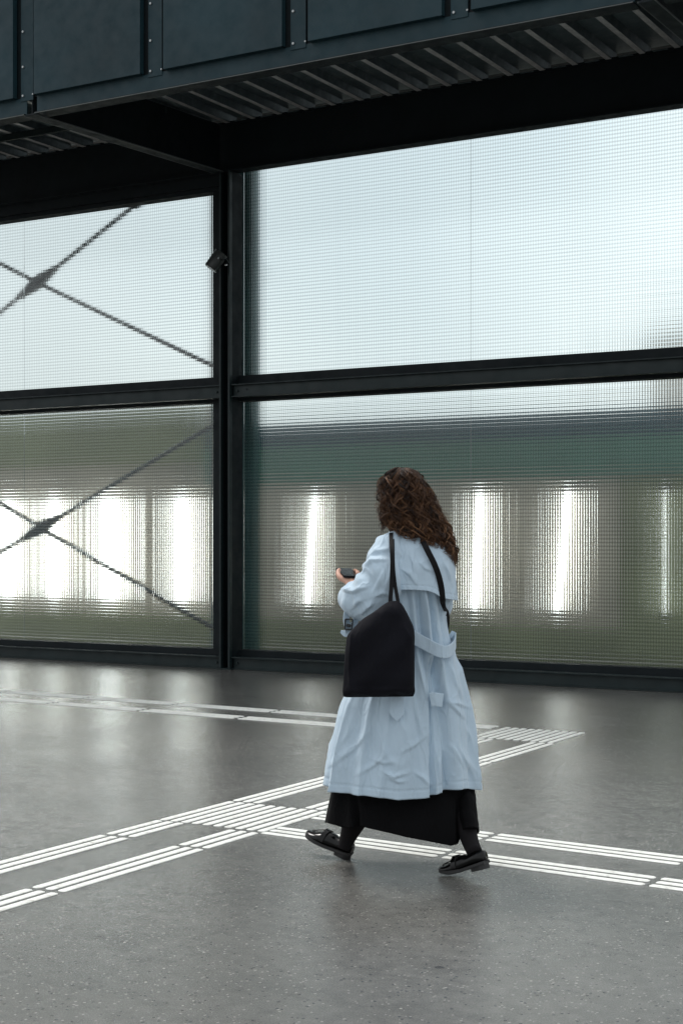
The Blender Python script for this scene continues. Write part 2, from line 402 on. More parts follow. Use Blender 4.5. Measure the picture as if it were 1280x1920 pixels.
# cross braces close behind the left glass
def brace(cx, cz, ends, label):
    Y = 14.15
    t = empty('cross_brace', (cx, Y, cz), label, 'brace', 'cross braces behind the left glass')
    for (ex, ez) in ends:
        m = MB(); m.cyl((cx, Y, cz), (ex, Y, ez), .025, 10); m.build('rod', M_brace, t, True)
    m = MB()
    for (ex, ez) in (ends[0], ends[2]):
        d = Vector((ex - cx, 0, ez - cz)).normalized(); c = Vector((cx, Y, cz)); s = Vector((-d.z, 0, d.x))
        pr = [(0, .075), (.08, .07), (.2, .045), (.34, .022)]
        v = []
        for yy in (-.03, .03):
            for q, wv in pr: v.append(c + d * q + s * wv + Vector((0, yy, 0)))
            for q, wv in pr[::-1]: v.append(c + d * q - s * wv + Vector((0, yy, 0)))
        n = 8; m.add(v, [tuple(range(n)), tuple(range(n, 2 * n))[::-1]] + [(i, (i + 1) % n, n + (i + 1) % n, n + i) for i in range(n)])
    m.build('hub', M_brace, t)
    for (ex, ez) in ends:
        m = MB(); d = Vector((cx - ex, 0, cz - ez)).normalized(); c = Vector((ex, Y, ez)); m.bar(c - d * .1, c + d * .12, .02, .11, (0, 0, 1))
        m.build('end_plate', M_brace, t)
    return t
M_brace = steel('grey brace steel', (.03, .05, .05), .5)
brace(-12.55, 4.53, [(-10.96, 5.36), (-9.80, 3.30), (-14.9, 3.30), (-14.3, 5.36)], 'cross brace of steel rods behind the upper left glass')
brace(-12.50, 1.535, [(-9.80, 2.76), (-9.80, .33), (-15.0, .40), (-15.0, 2.74)], 'cross brace of steel rods behind the lower left glass')

# ---------------------------------------------------------------- canopy
ct = empty('canopy', (-6.5, 12, 5.36), 'dark steel canopy with riveted blue grey fascia and ribbed metal underside', 'canopy')
ZB = 5.36
x0c, x1c = -15.6, -1.5
m = MB()
m.box(x0c, x1c, 13.56, 13.575, ZB + .015, 5.885); m.build('beam_web', M_black, ct)
m = MB(); m.box(x0c, x1c, 13.49, 13.645, ZB, ZB + .014); m.build('beam_flange', M_black, ct)
m = MB(); m.box(x0c, x1c, 13.49, 13.645, 5.873, 5.887); m.build('beam_flange', M_black, ct)
m = MB(); m.box(x0c, -9.44, 13.646, 13.70, 5.20, 5.36); m.box(x0c, -9.42, 13.60, 13.646, 5.245, 5.36); m.build('head_board', M_black, ct)
M_edge = mat('pale steel edge', (.07, .08, .08), .4)  # paler steel for the thin strips along the flange edges
# front channel
for (xa, xb) in ((x0c, -9.71), (-9.585, -3.80), (-3.60, x1c)):
    m = MB(); m.box(xa, xb, 10.80, 10.812, ZB + .014, 5.53); m.build('fascia_web', M_panel, ct)
    m = MB(); m.box(xa, xb, 10.765, 10.93, ZB, ZB + .012); m.build('fascia_flange', M_black, ct)
    m = MB(); m.box(xa, xb, 10.760, 10.7645, ZB - .001, ZB + .006); m.build('fascia_edge', M_edge, ct)
# cross beams
for (xf, xr) in ((-9.645, -9.40), (-3.70, -3.64)):
    m = MB(); m.bar((xf, 10.77, ZB - .004), (xr, 13.49, ZB - .004), .125, .014); m.build('cross_beam_flange', M_black, ct)
    for q in (-.064, .064): m = MB(); m.bar((xf + q, 10.77, ZB - .006), (xr + q, 13.48, ZB - .006), .006, .012); m.build('flange_edge', M_edge, ct)
    m = MB(); m.bar((xf, 10.80, 5.62), (xr, 13.49, 5.62), .012, .50, (0, 0, 1)); m.build('cross_beam_web', M_black, ct)
# ribbed deck
prof = []; per = .33; x = -15.6; zd = 5.875
while x < x1c:
    prof += [(x, zd + .075), (x + .205, zd + .075), (x + .22, zd), (x + .275, zd), (x + .29, zd + .075)]
    x += per
off = (-9.226 - .29 + 15.6) % per - .02
prof = [(a + off, z) for a, z in prof]
vs = [(a, 10.82, z) for a, z in prof] + [(a, 13.60, z) for a, z in prof]
n = len(prof)
M_rib_lit = mat('scuffed deck rib with painted light', (.2, .2, .19), .5, .3); _n = noise_tex(M_rib_lit, 22, 8, .8, (1, .35, 1)); _r = ramp(M_rib_lit, _n.outputs[0], [(.35, (.30, .31, .315)), (.55, (.50, .50, .49)), (.7, (.66, .64, .62))]); L(M_rib_lit, _r.outputs[0], B(M_rib_lit).inputs['Base Color'])  # scuffed low flats; the light they catch is painted in as paler colour
o = mk('ribbed_deck', vs, [(i, i + 1, n + i + 1, n + i) for i in range(n - 1)], [M_deck, M_rib_lit], ct, False, [1 if i % 5 == 2 else 0 for i in range(n - 1)])
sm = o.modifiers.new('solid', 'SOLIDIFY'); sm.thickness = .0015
m = MB(); m.box(x0c, x1c, 10.82, 14.4, 5.965, 6.1); m.build('deck_slab', M_black, ct)
for i in range(0, 38):
    m = MB(); xa = -15.6 + off + per * i
    m.box(xa + .02, xa + .16, 13.465, 13.489, 5.872, 5.878)
    m.build('deck_clip', M_deck, ct)
m = MB(); m.box(x0c, -9.47, 12.62, 12.66, 5.80, 5.868); m.build('deck_purlin', M_steel, ct)
# fascia trays and posts
px_ = [-9.70 + 1.49 * i for i in range(-4, 6)]
for i, xp in enumerate(px_):
    if xp > x1c: break
    m = MB(); m.box(xp - .075, xp + .075, 10.792, 10.798, 5.500, 7.6); m.build('fascia_post', M_panel, ct, bevel=.001)
    m = MB()
    for zz in (5.55, 5.82, 6.15):
        bx = xp + (-.045 if i % 2 == 0 else -.045)
        m = MB(); m.cyl((xp - .045, 10.792, zz), (xp - .045, 10.780, zz), .011, 8); m.build('post_bolt', M_bolt, ct)
    m = MB(); m.cyl((xp + .068, 10.80, 5.552), (xp + .068, 10.79, 5.552), .008, 8)
    m.build('post_bolt', M_bolt, ct)
    xn = xp + 1.49
    if xn < x1c:
        # folded tray: front sheet proud of the posts, returned edges
        m = MB(); xa, xb = xp + .125, xn - .13
        m.box(xa, xb, 10.742, 10.746, 5.53, 7.6)
        m.box(xa, xa + .004, 10.746, 10.80, 5.53, 7.6); m.box(xb - .004, xb, 10.746, 10.80, 5.53, 7.6)
        m.box(xa, xb, 10.746, 10.80, 5.53, 5.534)
        m.build('fascia_panel', M_panel, ct)
m = MB(); m.box(x0c, x1c, 10.815, 10.83, 5.53, 7.6); m.build('fascia_backing', M_black, ct)

# ---------------------------------------------------------------- behind the glass
M_wall = mat('smooth olive grey concrete', (.44, .385, .30), .55)
vary(M_wall, (.44, .385, .30), .7, .18, 5, (1, 1, 3)); _n = noise_tex(M_wall, 8, 5); bump(M_wall, _n.outputs[0], .004, .3)
M_blue = steel('blue grey beam', (.010, .085, .115), .5)
rw = empty('rear_wall', (-9, 17, 0), 'grey concrete wall carrying the light tubes, seen blurred through the lower glass', 'wall')
m = MB(); m.box(-22, -11.9, 16.8, 17.1, 0, 3.22); m.box(-11.9, -6.1, 16.8, 17.1, 0, 2.45); m.build('wall_face', M_wall, rw)
M_olive = mat('olive render', (.23, .25, .12), .6); vary(M_olive, (.23, .25, .12), .9, .25)
M_teal = mat('teal green trim', (.045, .20, .13), .4); vary(M_teal, (.045, .20, .13), 1.5, .3)
m = MB(); m.box(-6.099, 4, 16.81, 17.1, 0, 2.45); m.build('wall_panel', M_olive, rw)
m = MB(); m.box(-22, 4, 16.76, 16.797, 0, .36); m.build('plinth', M_olive, rw)
m = MB(); m.box(-11.9, 4, 16.73, 16.797, 2.14, 2.60); m.build('capping', M_teal, rw)
m = MB(); m.box(-22, -11.92, 16.74, 16.797, 2.45, 3.20); m.build('wall_panel', M_olive, rw)
m = MB(); m.box(-11.9, 4, 16.75, 17.05, 2.605, 2.90)
for xx in (-11.6, -7.5, -3.4, 0.7): m.box(xx, xx + .16, 16.82, 16.98, 2.4505, 2.60)
tag(m.build('guard_rail', M_blue), 'blurred blue grey beam above the rear wall, seen through the lower right glass', 'railing')
M_tube = bpy.data.materials.new('lit tube'); M_tube.use_nodes = True
B(M_tube).inputs['Emission Color'].default_value = (1, .98, .95, 1); B(M_tube).inputs['Emission Strength'].default_value = 6.0
for i, (x, tilt, wdt) in enumerate([(-16.3, 0, .10), (-15.37, 0, .15), (-14.50, 0, .13), (-13.49, 0, .22), (-12.25, 0, .15), (-10.2, .12, .055), (-7.85, .08, .075), (-6.75, .14, .065), (-5.52, 0, .010)]):
    lab = ['light tube just outside the left edge behind the lower glass', 'blurred light tube at the left edge behind the lower left glass', 'blurred light tube behind the centre of the lower cross brace',
           'widest blurred light tube in the lower left glass', 'blurred light tube nearest the post in the lower left glass', 'blurred light tube between the post and the walker',
           'blurred light tube just right of the walker\'s hair', 'second blurred light tube right of the walker', 'faint blurred light tube near the right edge of the lower glass'][i]
    t = empty('light_tube', (x, 16.7, .5), lab, 'light', 'vertical light tubes on the rear wall')
    m = MB(); m.cyl((x - tilt / 2, 16.70, .56), (x + tilt / 2, 16.70, 1.96), wdt / 2, 14); m.build('tube', M_tube, t, True)
    m = MB(); m.box(x - tilt / 2 - .06, x - tilt / 2 + .06, 16.66, 16.756, .50, .555); m.build('socket', M_steel, t)
    m = MB(); m.box(x + tilt / 2 - .06, x + tilt / 2 + .06, 16.66, 16.797, 1.965, 2.02)
    m.build('socket', M_steel, t)
# steel post inside, behind the left edge of the right glass
M_inner = steel('grey green inner post', (.06, .12, .12), .5)
t = MB(); t.box(-10.3, -9.70, 14.6, 14.75, 0, 6.3); tag(t.build('inner_column', M_inner, bevel=.01), 'dark post seen blurred through the left edge of the right glass', 'column')

# far buildings
M_bld = mat('pale render', (.82, .86, .84), .8); vary(M_bld, (.80, .84, .82), .4, .06)
M_bld2 = mat('brownish render', (.74, .66, .58), .8); vary(M_bld2, (.74, .66, .58), .4, .08)
M_win = mat('pale blinds behind glass', (.40, .45, .46), .3)
def building(x0, x1, y, h, mt, label):
    t = empty('building', ((x0 + x1) / 2, y + 5, 0), label, 'building', 'blurred buildings beyond the glass')
    m = MB(); m.box(x0, x1, y, y + 10, 0, h); m.build('wall', mt, t)
    m = MB(); m.box(x0 - .3, x1 + .3, y - .3, y + 10.3, h, h + .35); m.build('roof', M_bld, t)
    z = 1.2
    while z + 1.6 < h:
        xx = x0 + 1.2
        while xx + 1.3 < x1:
            m = MB(); m.box(xx, xx + 1.2, y - .03, y, z, z + 1.4); m.build('window', M_win, t); xx += 2.8
        z += 3.0
building(-36, -19.0, 48, 5.2, M_bld, 'pale blurred building behind the upper right glass')
building(-15.6, -9, 46, 7.4, M_bld2, 'brownish blurred building at the right edge of the upper glass')

# trees beyond the rear wall
M_leaf = mat('leaves', (.05, .09, .035), .6); vary(M_leaf, (.06, .10, .04), 1.2, .45)
M_bark = mat('bark', (.07, .055, .04), .9)
def tree(x, y, h, r, label):
    t = empty('tree', (x, y, 0), label, 'tree', 'trees beyond the rear wall')
    rnd = random.Random(int(x * 10))
    m = MB(); v, f = tube_geo([(x, y, 0), (x + .1, y, h * .3), (x - .1, y + .1, h * .6), (x, y, h * .85)], [.16, .13, .08, .03], 8); m.add(v, f)
    for k in range(7):
        a = rnd.uniform(0, 2 * PI); z0 = h * rnd.uniform(.3, .6)
        v, f = tube_geo([(x, y, z0), (x + math.cos(a) * r * .4, y + math.sin(a) * r * .4, z0 + h * .15), (x + math.cos(a) * r * .8, y + math.sin(a) * r * .8, z0 + h * .22)], [.06, .04, .015], 6); m.add(v, f)
    m.build('trunk', M_bark, t)
    vs = []; fs = []
    cl = [(x + rnd.gauss(0, r * .42), y + rnd.gauss(0, r * .42), h * .60 + rnd.gauss(0, h * .13), rnd.uniform(.2, .36) * r) for _ in range(16)]
    for i in range(2600):
        c = rnd.choice(cl); d = Vector((rnd.gauss(0, 1), rnd.gauss(0, 1), rnd.gauss(0, 1))).normalized() * c[3] * rnd.uniform(.6, 1.05)
        p = Vector(c[:3]) + d; a = Vector((rnd.gauss(0, 1), rnd.gauss(0, 1), rnd.gauss(0, .6))).normalized() * .13; b = a.cross(Vector((rnd.gauss(0, 1), rnd.gauss(0, 1), 1))).normalized() * .08
        n = len(vs); vs += [p - a, p + b, p + a, p - b]; fs.append((n, n + 1, n + 2, n + 3))
    mk('crown', vs, fs, M_leaf, t)
for (tx, ty, th, tr_, lab) in ((-17.2, 24, 2.9, 2.0, 'low green tree seen just right of the post'), (-14.6, 25, 2.8, 2.2, 'low green tree behind the walker\'s head'), (-12.2, 24, 3.0, 2.1, 'low green tree right of the walker\'s hair'),
        (-10.0, 25, 2.9, 2.1, 'low green tree between two blurred light tubes'), (-8.0, 24, 3.1, 2.0, 'low green tree near the right edge, behind the faint tube')):
    tree(tx, ty, th, tr_, lab + ' through the glass')

# ================================================================ the walker
R0 = 6.45; BASE = Vector((-2.949, 5.70, 0))
RT = Vector((ca, sa, 0)); FW = Vector((-sa, ca, 0))
def P(px, py, w=0.0):
    d = R0 + w; return Vector((0, 0, H)) + FW * d + RT * ((px - 640) / F * d) + Vector((0, 0, 1)) * ((CY - py) / F * d)
U0 = (765 - 640) / F * R0
def uvof(px, py): return (px - 765) / F * R0, H + (CY - py) / F * R0
def W3(u, v, w): return FW * (R0 + w) + RT * (U0 + u) + Vector((0, 0, v))     # metric local frame
def topx(u, v, w):
    d = R0 + w; return 640 + (U0 + u) * F / d, CY - (v - H) * F / d
def itp(keys, y):
    """smooth interpolation of key rows at array y"""
    k = np.array(keys, float); xs = k[:, 0]; y = np.clip(y, xs[0], xs[-1])
    i = np.clip(np.searchsorted(xs, y) - 1, 0, len(xs) - 2)
    t = (y - xs[i]) / (xs[i + 1] - xs[i])
    d = np.gradient(k[:, 1:], xs, axis=0)
    hh = (xs[i + 1] - xs[i])[..., None]; t = t[..., None]
    a, b = k[i, 1:], k[i + 1, 1:]; da, db = d[i], d[i + 1]
    return (2 * t**3 - 3 * t**2 + 1) * a + (t**3 - 2 * t**2 + t) * hh * da + (-2 * t**3 + 3 * t**2) * b + (t**3 - t**2) * hh * db

def fabric(name, col, weave=900, wr=.004, rough=.75, sheen=.3, amt=.05):
    m = mat(name, col, rough, 0, .3); vary(m, col, 5, amt, 5)
    B(m).inputs['Sheen Weight'].default_value = sheen
    n1 = noise_tex(m, 14, 5, .55, (1, 1, .55)); b1 = bump(m, n1.outputs[0], wr, .8)
    n3 = noise_tex(m, 6, 2, .5, (2.2, 2.2, .7)); sb = N(m, 'ShaderNodeMath', operation='SUBTRACT'); L(m, n3.outputs[0], sb.inputs[0]); sb.inputs[1].default_value = .5
    ab = N(m, 'ShaderNodeMath', operation='ABSOLUTE'); L(m, sb.outputs[0], ab.inputs[0]); rg = ramp(m, ab.outputs[0], [(0, 1.0), (.045, 0.0)])
    b3 = bump(m, rg.outputs[0], wr * .25, .7, b1)
    n2 = noise_tex(m, weave, 2, .5); bump(m, n2.outputs[0], .0006, .6, b3)
    return m
M_coat = fabric('pale blue cotton gabardine', (.47, .59, .69), 900, .010)
M_blk = fabric('black wool', (.0035, .0035, .004), 700, .008, .9, .0, .2); B(M_blk).inputs['Specular IOR Level'].default_value = .12
M_bag = fabric('black canvas', (.006, .0062, .0095), 600, .006, .85, .0, .2); B(M_bag).inputs['Specular IOR Level'].default_value = .15
M_strap = mat('black webbing', (.004, .004, .005), .7, 0, .2)
M_shoe = mat('black polished leather', (.002, .002, .002), .16, 0, .28); _n = noise_tex(M_shoe, 40, 4); bump(M_shoe, _n.outputs[0], .001, .4)
M_sole = mat('black rubber', (.012, .012, .012), .6)
M_sock = fabric('black knit', (.005, .004, .005), 500, .002, .9, .0, .2)
M_skin = mat('skin', (.58, .33, .24), .5); B(M_skin).inputs['Subsurface Weight'].default_value = .08; vary(M_skin, (.58, .33, .24), 20, .1)
M_phone = mat('black phone glass', (.004, .004, .005), .25, 0, .2)
M_buckle = mat('black horn buckle', (.012, .013, .015), .25)

walker = empty('person', BASE, 'curly-haired woman in pale blue trench coat and black skirt, walking with a phone', 'person')

# ---- coat surface: y key -> L, R (px), wc, Bdepth (m)
CK = [(992, 742, 796, .005, .050), (1000, 733, 812, .0, .075), (1008, 724, 824, 0, .095), (1022, 714, 838, -.005, .118), (1050, 708, 845, -.01, .135), (1090, 708, 845, -.005, .14),
      (1125, 707, 842, 0, .14), (1155, 704, 838, .005, .138), (1190, 698, 843, .01, .145), (1230, 684, 856, .015, .165), (1260, 668, 866, .02, .18), (1310, 642, 878, .03, .205),
      (1370, 624, 888, .035, .23), (1430, 611, 891, .04, .25), (1478, 604, 896, .045, .262)]
def smoothstep(a, b, x):
    t = np.clip((x - a) / (b - a), 0, 1); return t * t * (3 - 2 * t)
def coat_base(y, t):
    k = itp(CK, y)
    Lp, Rp, wc, Bd = k[..., 0], k[..., 1], k[..., 2], k[..., 3]
    uc = ((Lp + Rp) / 2 - 765) / F * R0; A = (Rp - Lp) / 2 / F * R0
    ct_, st_ = np.cos(t), np.sin(t); e = .88
    cu = np.sign(ct_) * np.abs(ct_) ** e; cw = np.sign(st_) * np.abs(st_) ** e
    return uc + A * cu, wc + Bd * cw, H + (CY - y) / F * R0
def coat_xyz(y, t, extra=0.0, folds=True):
    u, w, v = coat_base(y, t)
    # outward direction
    nu, nw = np.cos(t), np.sin(t)
    low = smoothstep(1150, 1480, y)
    d = np.zeros_like(u)
    if folds:
        ph = (y - 1200) / 900
        d += low * (.015 * (1 - 2 * np.abs(np.sin(4 * t + .7 + ph * .8)) ** .7) + .012 * (1 - 2 * np.abs(np.sin(6.5 * t + 1.3 - ph)) ** .8) + .004 * np.sin(23 * t + ph * 3))
        pxx = 640 + (U0 + u) * F / (R0 + w); back = (nw < 0.15)
        # folds gathered under the storm flap
        mid = smoothstep(1090, 1125, y) * (1 - smoothstep(1215, 1330, y)) * back
        for cx, wd, dp in ((783, 7, .030), (797, 4, -.014), (807, 5, .026), (827, 6, .024), (763, 7, .018)):
            xc = cx + (y - 1110) * .10
            d -= mid * dp * np.exp(-((pxx - xc) / wd) ** 2)
        # sash hanging pleat / back vent: a box pleat sunk behind its left edge
        lf = 805 + (y - 1240) * .02; rt = 832 + (y - 1240) * .11
        pl = smoothstep(-1.5, 1.5, pxx - lf) * (1 - smoothstep(-9, 3, pxx - rt)) * smoothstep(1215, 1262, y) * back
        d -= pl * .052
        d += back * smoothstep(1260, 1320, y) * .010 * np.exp(-((pxx - rt - 9) / 8) ** 2)
        # waist bunching
        d += .007 * np.exp(-((y - 1222) / 16) ** 2) * np.sin(9 * t)
    return u + nu * (d + extra), v, w + nw * (d + extra)

def wrinkle(p, s=1.0):
    q = Vector((p[0] * 7 + p[2] * 2.0, p[1] * 7, p[2] * 2.3 - p[0] * 1.6)) * s
    n = noise.noise(q) + .5 * noise.noise(q * 2.1 + Vector((5, 1, 2)))
    r = 1 - abs(noise.noise(q * 1.3 + Vector((9, 9, 1)))) * 2.2
    return n * .5 + max(r, 0) ** 3 * .5

def proj(p):
    q = Vector(p) - Vector((0, 0, H)); d = q.dot(FW); return 640 + q.dot(RT) * F / d, CY - q.z * F / d
def crease(x, y, lines):
    h = np.zeros_like(np.asarray(x, float))
    for pts_, dep, wd in lines:
        best = np.full(h.shape, 1e9); sg = np.ones(h.shape); en = np.ones(h.shape); n_ = len(pts_) - 1
        for k in range(n_):
            ax_, ay = pts_[k]; bx, by = pts_[k + 1]; dx, dy = bx - ax_, by - ay; l2 = dx * dx + dy * dy
            t = np.clip(((x - ax_) * dx + (y - ay) * dy) / l2, 0, 1); ex_, ey = x - ax_ - t * dx, y - ay - t * dy
            dd = np.sqrt(ex_ ** 2 + ey ** 2); c = (dx * ey - dy * ex_); m_ = dd < best
            best = np.where(m_, dd, best); sg = np.where(m_, np.sign(c), sg); g = (k + t) / n_; en = np.where(m_, .25 + .75 * np.sin(PI * g) , en)
        w_ = np.where(sg > 0, wd, wd * 3.2)
        h += dep * en * np.exp(-(best / w_) ** 2)
    return h
CR_COAT = [([(830, 1314), (848, 1326), (868, 1346)], .010, 2), ([(832, 1317), (855, 1319), (880, 1328)], .008, 1.8), ([(838, 1395), (852, 1412), (868, 1438)], .009, 2), ([(858, 1398), (872, 1430), (891, 1474)], .011, 2.2),
           ([(622, 1436), (663, 1407), (700, 1362)], .010, 2.6), ([(672, 1453), (700, 1436), (726, 1414)], .009, 2.2), ([(717, 1447), (738, 1458), (766, 1449)], .012, 1.8), ([(722, 1457), (745, 1466), (760, 1466)], .009, 1.6),
           ([(752, 1412), (775, 1398), (800, 1378)], .008, 2), ([(776, 1449), (790, 1458), (806, 1474)], .009, 1.8), ([(785, 1240), (790, 1270), (798, 1306)], .010, 2.2), ([(640, 1400), (652, 1380), (660, 1350)], .006, 2.2),
           ([(690, 1420), (720, 1432), (742, 1428)], .007, 1.8), ([(846, 1250), (852, 1280), (866, 1310)], .008, 2.2), ([(738, 1335), (760, 1372), (770, 1410)], .006, 2.4), ([(814, 1400), (820, 1440), (826, 1484)], .008, 2),
           ([(690, 1330), (684, 1370), (680, 1400)], .006, 2.4), ([(775, 1320), (786, 1360), (790, 1400)], .006, 2.2), ([(870, 1360), (880, 1385), (886, 1410)], .007, 2)]
CR_SLV = [([(683, 1049), (705, 1036), (731, 1029)], .013, 2.2), ([(682, 1064), (700, 1054), (722, 1051)], .012, 2), ([(644, 1107), (663, 1111), (688, 1101)], .013, 2), ([(718, 1072), (708, 1092), (697, 1112)], .008, 2.4),
          ([(676, 1152), (688, 1140), (702, 1129)], .011, 2), ([(662, 1140), (672, 1128), (680, 1126)], .010, 2), ([(690, 1158), (700, 1150), (712, 1150)], .009, 1.6), ([(700, 1120), (716, 1114), (732, 1118)], .008, 2), ([(735, 1050), (728, 1080), (722, 1100)], .007, 2.2)]
CR_FLAP = [([(752, 1066), (768, 1078), (780, 1096)], .007, 2.2), ([(784, 1052), (796, 1066), (812, 1072)], .007, 2), ([(830, 1052), (838, 1072), (846, 1096)], .008, 2), ([(742, 1030), (748, 1060), (750, 1092)], .007, 2), ([(768, 1040), (775, 1058), (776, 1076)], .006, 2)]
NT, NY = 400, 190
tt = np.linspace(0, 2 * PI, NT, endpoint=False)
yy = np.linspace(992, 1478, NY)
T, Y = np.meshgrid(tt, yy)
# hem rises and dips a little
hem = smoothstep(1380, 1478, Y) * (5 * np.sin(3 * T + .5) + 3 * np.sin(5 * T + 2))
Yh = Y + 0
u, v, w = coat_xyz(Yh, T); v = v - hem / F * R0
PXX = 640 + (U0 + u) * F / (R0 + w); PYY = CY - (v - H) * F / (R0 + w); CRS = crease(PXX, PYY, CR_COAT) * (np.sin(T) < .1)
pts = []
for i in range(NY):
    row = yy[i]; amp = .008 + .012 * float(smoothstep(1300, 1470, row)) + .008 * math.exp(-((row - 1230) / 40) ** 2)
    for j in range(NT):
        p = W3(u[i, j], v[i, j], w[i, j]); a = wrinkle(p) * amp * .8 + CRS[i, j]
        p += (RT * math.cos(tt[j]) + FW * math.sin(tt[j])) * a
        if 1461 < row < 1464: p -= (RT * math.cos(tt[j]) + FW * math.sin(tt[j])) * .003
        pts.append(p)
ui, vi, wi = coat_xyz(np.full(NT, 1478.), tt, -.006)
for j in range(NT): pts.append(W3(ui[j], v[-1, j] + .001, wi[j]))
ui, vi, wi = coat_xyz(np.full(NT, 1440.), tt, -.010)
for j in range(NT): pts.append(W3(ui[j], vi[j], wi[j]))
mk('trench_coat', pts, grid_faces(NY + 2, NT), M_coat, walker, True)

def on_coat(px, py, extra=.01, folds=True):
    """point on the visible back of the coat that projects to px, py"""
    w_ = -.15; 
    for _ in range(6):
        d = R0 + w_; u_ = (px - 640) / F * d - U0; v_ = H + (CY - py) / F * d
        y_ = CY - (v_ - H) * F / R0
        k = itp(CK, np.array([y_]))[0]; uc = ((k[0] + k[1]) / 2 - 765) / F * R0; A = (k[1] - k[0]) / 2 / F * R0
        c = max(-.999, min(.999, (u_ - uc) / (A + extra)))
        cc = math.copysign(abs(c) ** (1 / .88), c); s = math.sqrt(max(0, 1 - cc * cc)) ** .88
        w_ = k[2] - (k[3] + extra) * s
    return Vector(P(px, py, w_))

# ---- storm flap (cape over the back)
NV = 60; pts = []
fl = np.linspace(0, 1, NV)
edge_px = [(700, 1100), (745, 1106), (775, 1106), (800, 1108), (812, 1113), (825, 1122), (850, 1126), (870, 1124)]
for j in range(NT):
    t = tt[j]
    # find the edge height for this azimuth (perspective aware)
    ye = 1112.
    for _ in range(3):
        a, b, c = coat_xyz(np.array([ye]), np.array([t]), .016, False)
        ppx, ppy = topx(a[0], b[0], c[0])
        tgt = np.interp(ppx, [e[0] for e in edge_px], [e[1] for e in edge_px])
        ye += (tgt - ppy) if math.sin(t) < .1 else (1116 - ye)
    ys = 1000 + (ye - 1000) * fl
    ex = .004 + .014 * fl + .012 * fl ** 3 + .004 * np.sin(5 * t + 1) * fl
    a, b, c = coat_xyz(ys, np.full(NV, t), ex, False)
    col_ = [W3(a[i], b[i], c[i]) for i in range(NV)]
    a, b, c = coat_xyz(np.array([ye - 1, ye - 30]), np.array([t, t]), np.array([float(ex[-1]) - .006, .012]), False)
    col_ += [W3(a[0], b[0], c[0]), W3(a[1], b[1], c[1])]
    pts.append(col_)
NVV = NV + 2
vs = []
for i in range(NVV):
    for j in range(NT):
        p = pts[j][i].copy()
        if 2 < i < NV and math.sin(tt[j]) < .1: q_ = proj(p); p += (RT * math.cos(tt[j]) + FW * math.sin(tt[j])) * float(crease(q_[0], q_[1], CR_FLAP))
        if 2 < i < NV: p += (RT * math.cos(tt[j]) + FW * math.sin(tt[j])) * (wrinkle(p, 1.1) * .011 - (.0018 if abs(i - (NV - 6)) < 1 else 0))
        vs.append(p)
mk('storm_flap', vs, grid_faces(NVV, NT), M_coat, walker, True)

# ---- collar
vs = []
for i, (y, ex) in enumerate(((1006, .004), (1000, .014), (990, .020), (982, .018), (978, .012), (984, .006), (992, 0.))):
    for j in range(80):
        t = 2 * PI * j / 80; k = itp(CK, np.array([max(y, 992.)]))[0]
        c_ = ((k[0] + k[1]) / 2 - 765) / F * R0; A = (k[1] - k[0]) / 2 / F * R0
        uu = c_ + (A + ex) * math.cos(t); ww = k[2] + (k[3] + ex) * math.sin(t)
        vs.append(W3(uu, H + (CY - y) / F * R0 + .006 * math.sin(t), ww))
mk('collar', vs, grid_faces(7, 80), M_coat, walker, True)

# ---- sleeves: rings given by their two edge points
def sleeve(keys, name, n=60, seg=64, cap=True, amp=.020, parent=walker, mt=None, creases=None):
    ks = smooth_path(keys, n); vs = []
    for i, k in enumerate(ks):
        a = P(k[0], k[1], k[4]); b = P(k[2], k[3], k[4]); c = (a + b) / 2; e = (a - b) / 2
        nx = ks[min(i + 1, n - 1)]; pv = ks[max(i - 1, 0)]
        ca_ = (P(nx[0], nx[1], nx[4]) + P(nx[2], nx[3], nx[4])) / 2 - (P(pv[0], pv[1], pv[4]) + P(pv[2], pv[3], pv[4])) / 2
        f = e.cross(ca_).normalized()
        for j in range(seg):
            t = 2 * PI * j / seg
            p = c + e * math.cos(t) + f * math.sin(t) * k[5]
            out = (e.normalized() * math.cos(t) + f * math.sin(t))
            s = i / (n - 1)
            fold = (.45 * math.sin(9 * s * PI + 2.2 * math.sin(t + .5) + 1) * math.sin(s * PI) + wrinkle(p, 1.6)) * amp
            if creases and f.dot(FW) * math.sin(t) < .2: q_ = proj(p); fold += float(crease(q_[0], q_[1], creases))
            vs.append(p + out * fold)
    # turned-in cuff
    last = vs[-seg:]; cc = sum(last, Vector()) / seg
    ks2 = (P(ks[-1][0], ks[-1][1], ks[-1][4]) + P(ks[-1][2], ks[-1][3], ks[-1][4])) / 2 - (P(ks[-3][0], ks[-3][1], ks[-3][4]) + P(ks[-3][2], ks[-3][3], ks[-3][4])) / 2
    vs += [cc + (p - cc) * .88 for p in last]; vs += [cc + (p - cc) * .80 - ks2.normalized() * .05 for p in last]
    return mk(name, vs, grid_faces(n + 2, seg, True, True, False), mt or M_coat, parent, True)
sleeve([(722, 1003, 752, 1012, -.02, .055), (706, 1014, 757, 1042, -.05, .082), (693, 1038, 757, 1078, -.09, .092), (683, 1060, 750, 1115, -.12, .090),
        (675, 1076, 733, 1143, -.12, .084), (665, 1088, 706, 1162, -.10, .076), (654, 1096, 676, 1160, -.06, .064), (645, 1103, 655, 1146, -.02, .048)], 'coat_sleeve', n=130, seg=150, amp=.014, creases=CR_SLV)
sleeve([(812, 1014, 840, 1024, .03, .05), (814, 1040, 849, 1048, .05, .07), (816, 1075, 850, 1080, .06, .075), (814, 1110, 848, 1112, .07, .07),
        (806, 1140, 843, 1150, .11, .065), (785, 1142, 815, 1172, .20, .06), (765, 1122, 785, 1160, .29, .05), (752, 1108, 764, 1140, .34, .04)], 'coat_sleeve', amp=.006)

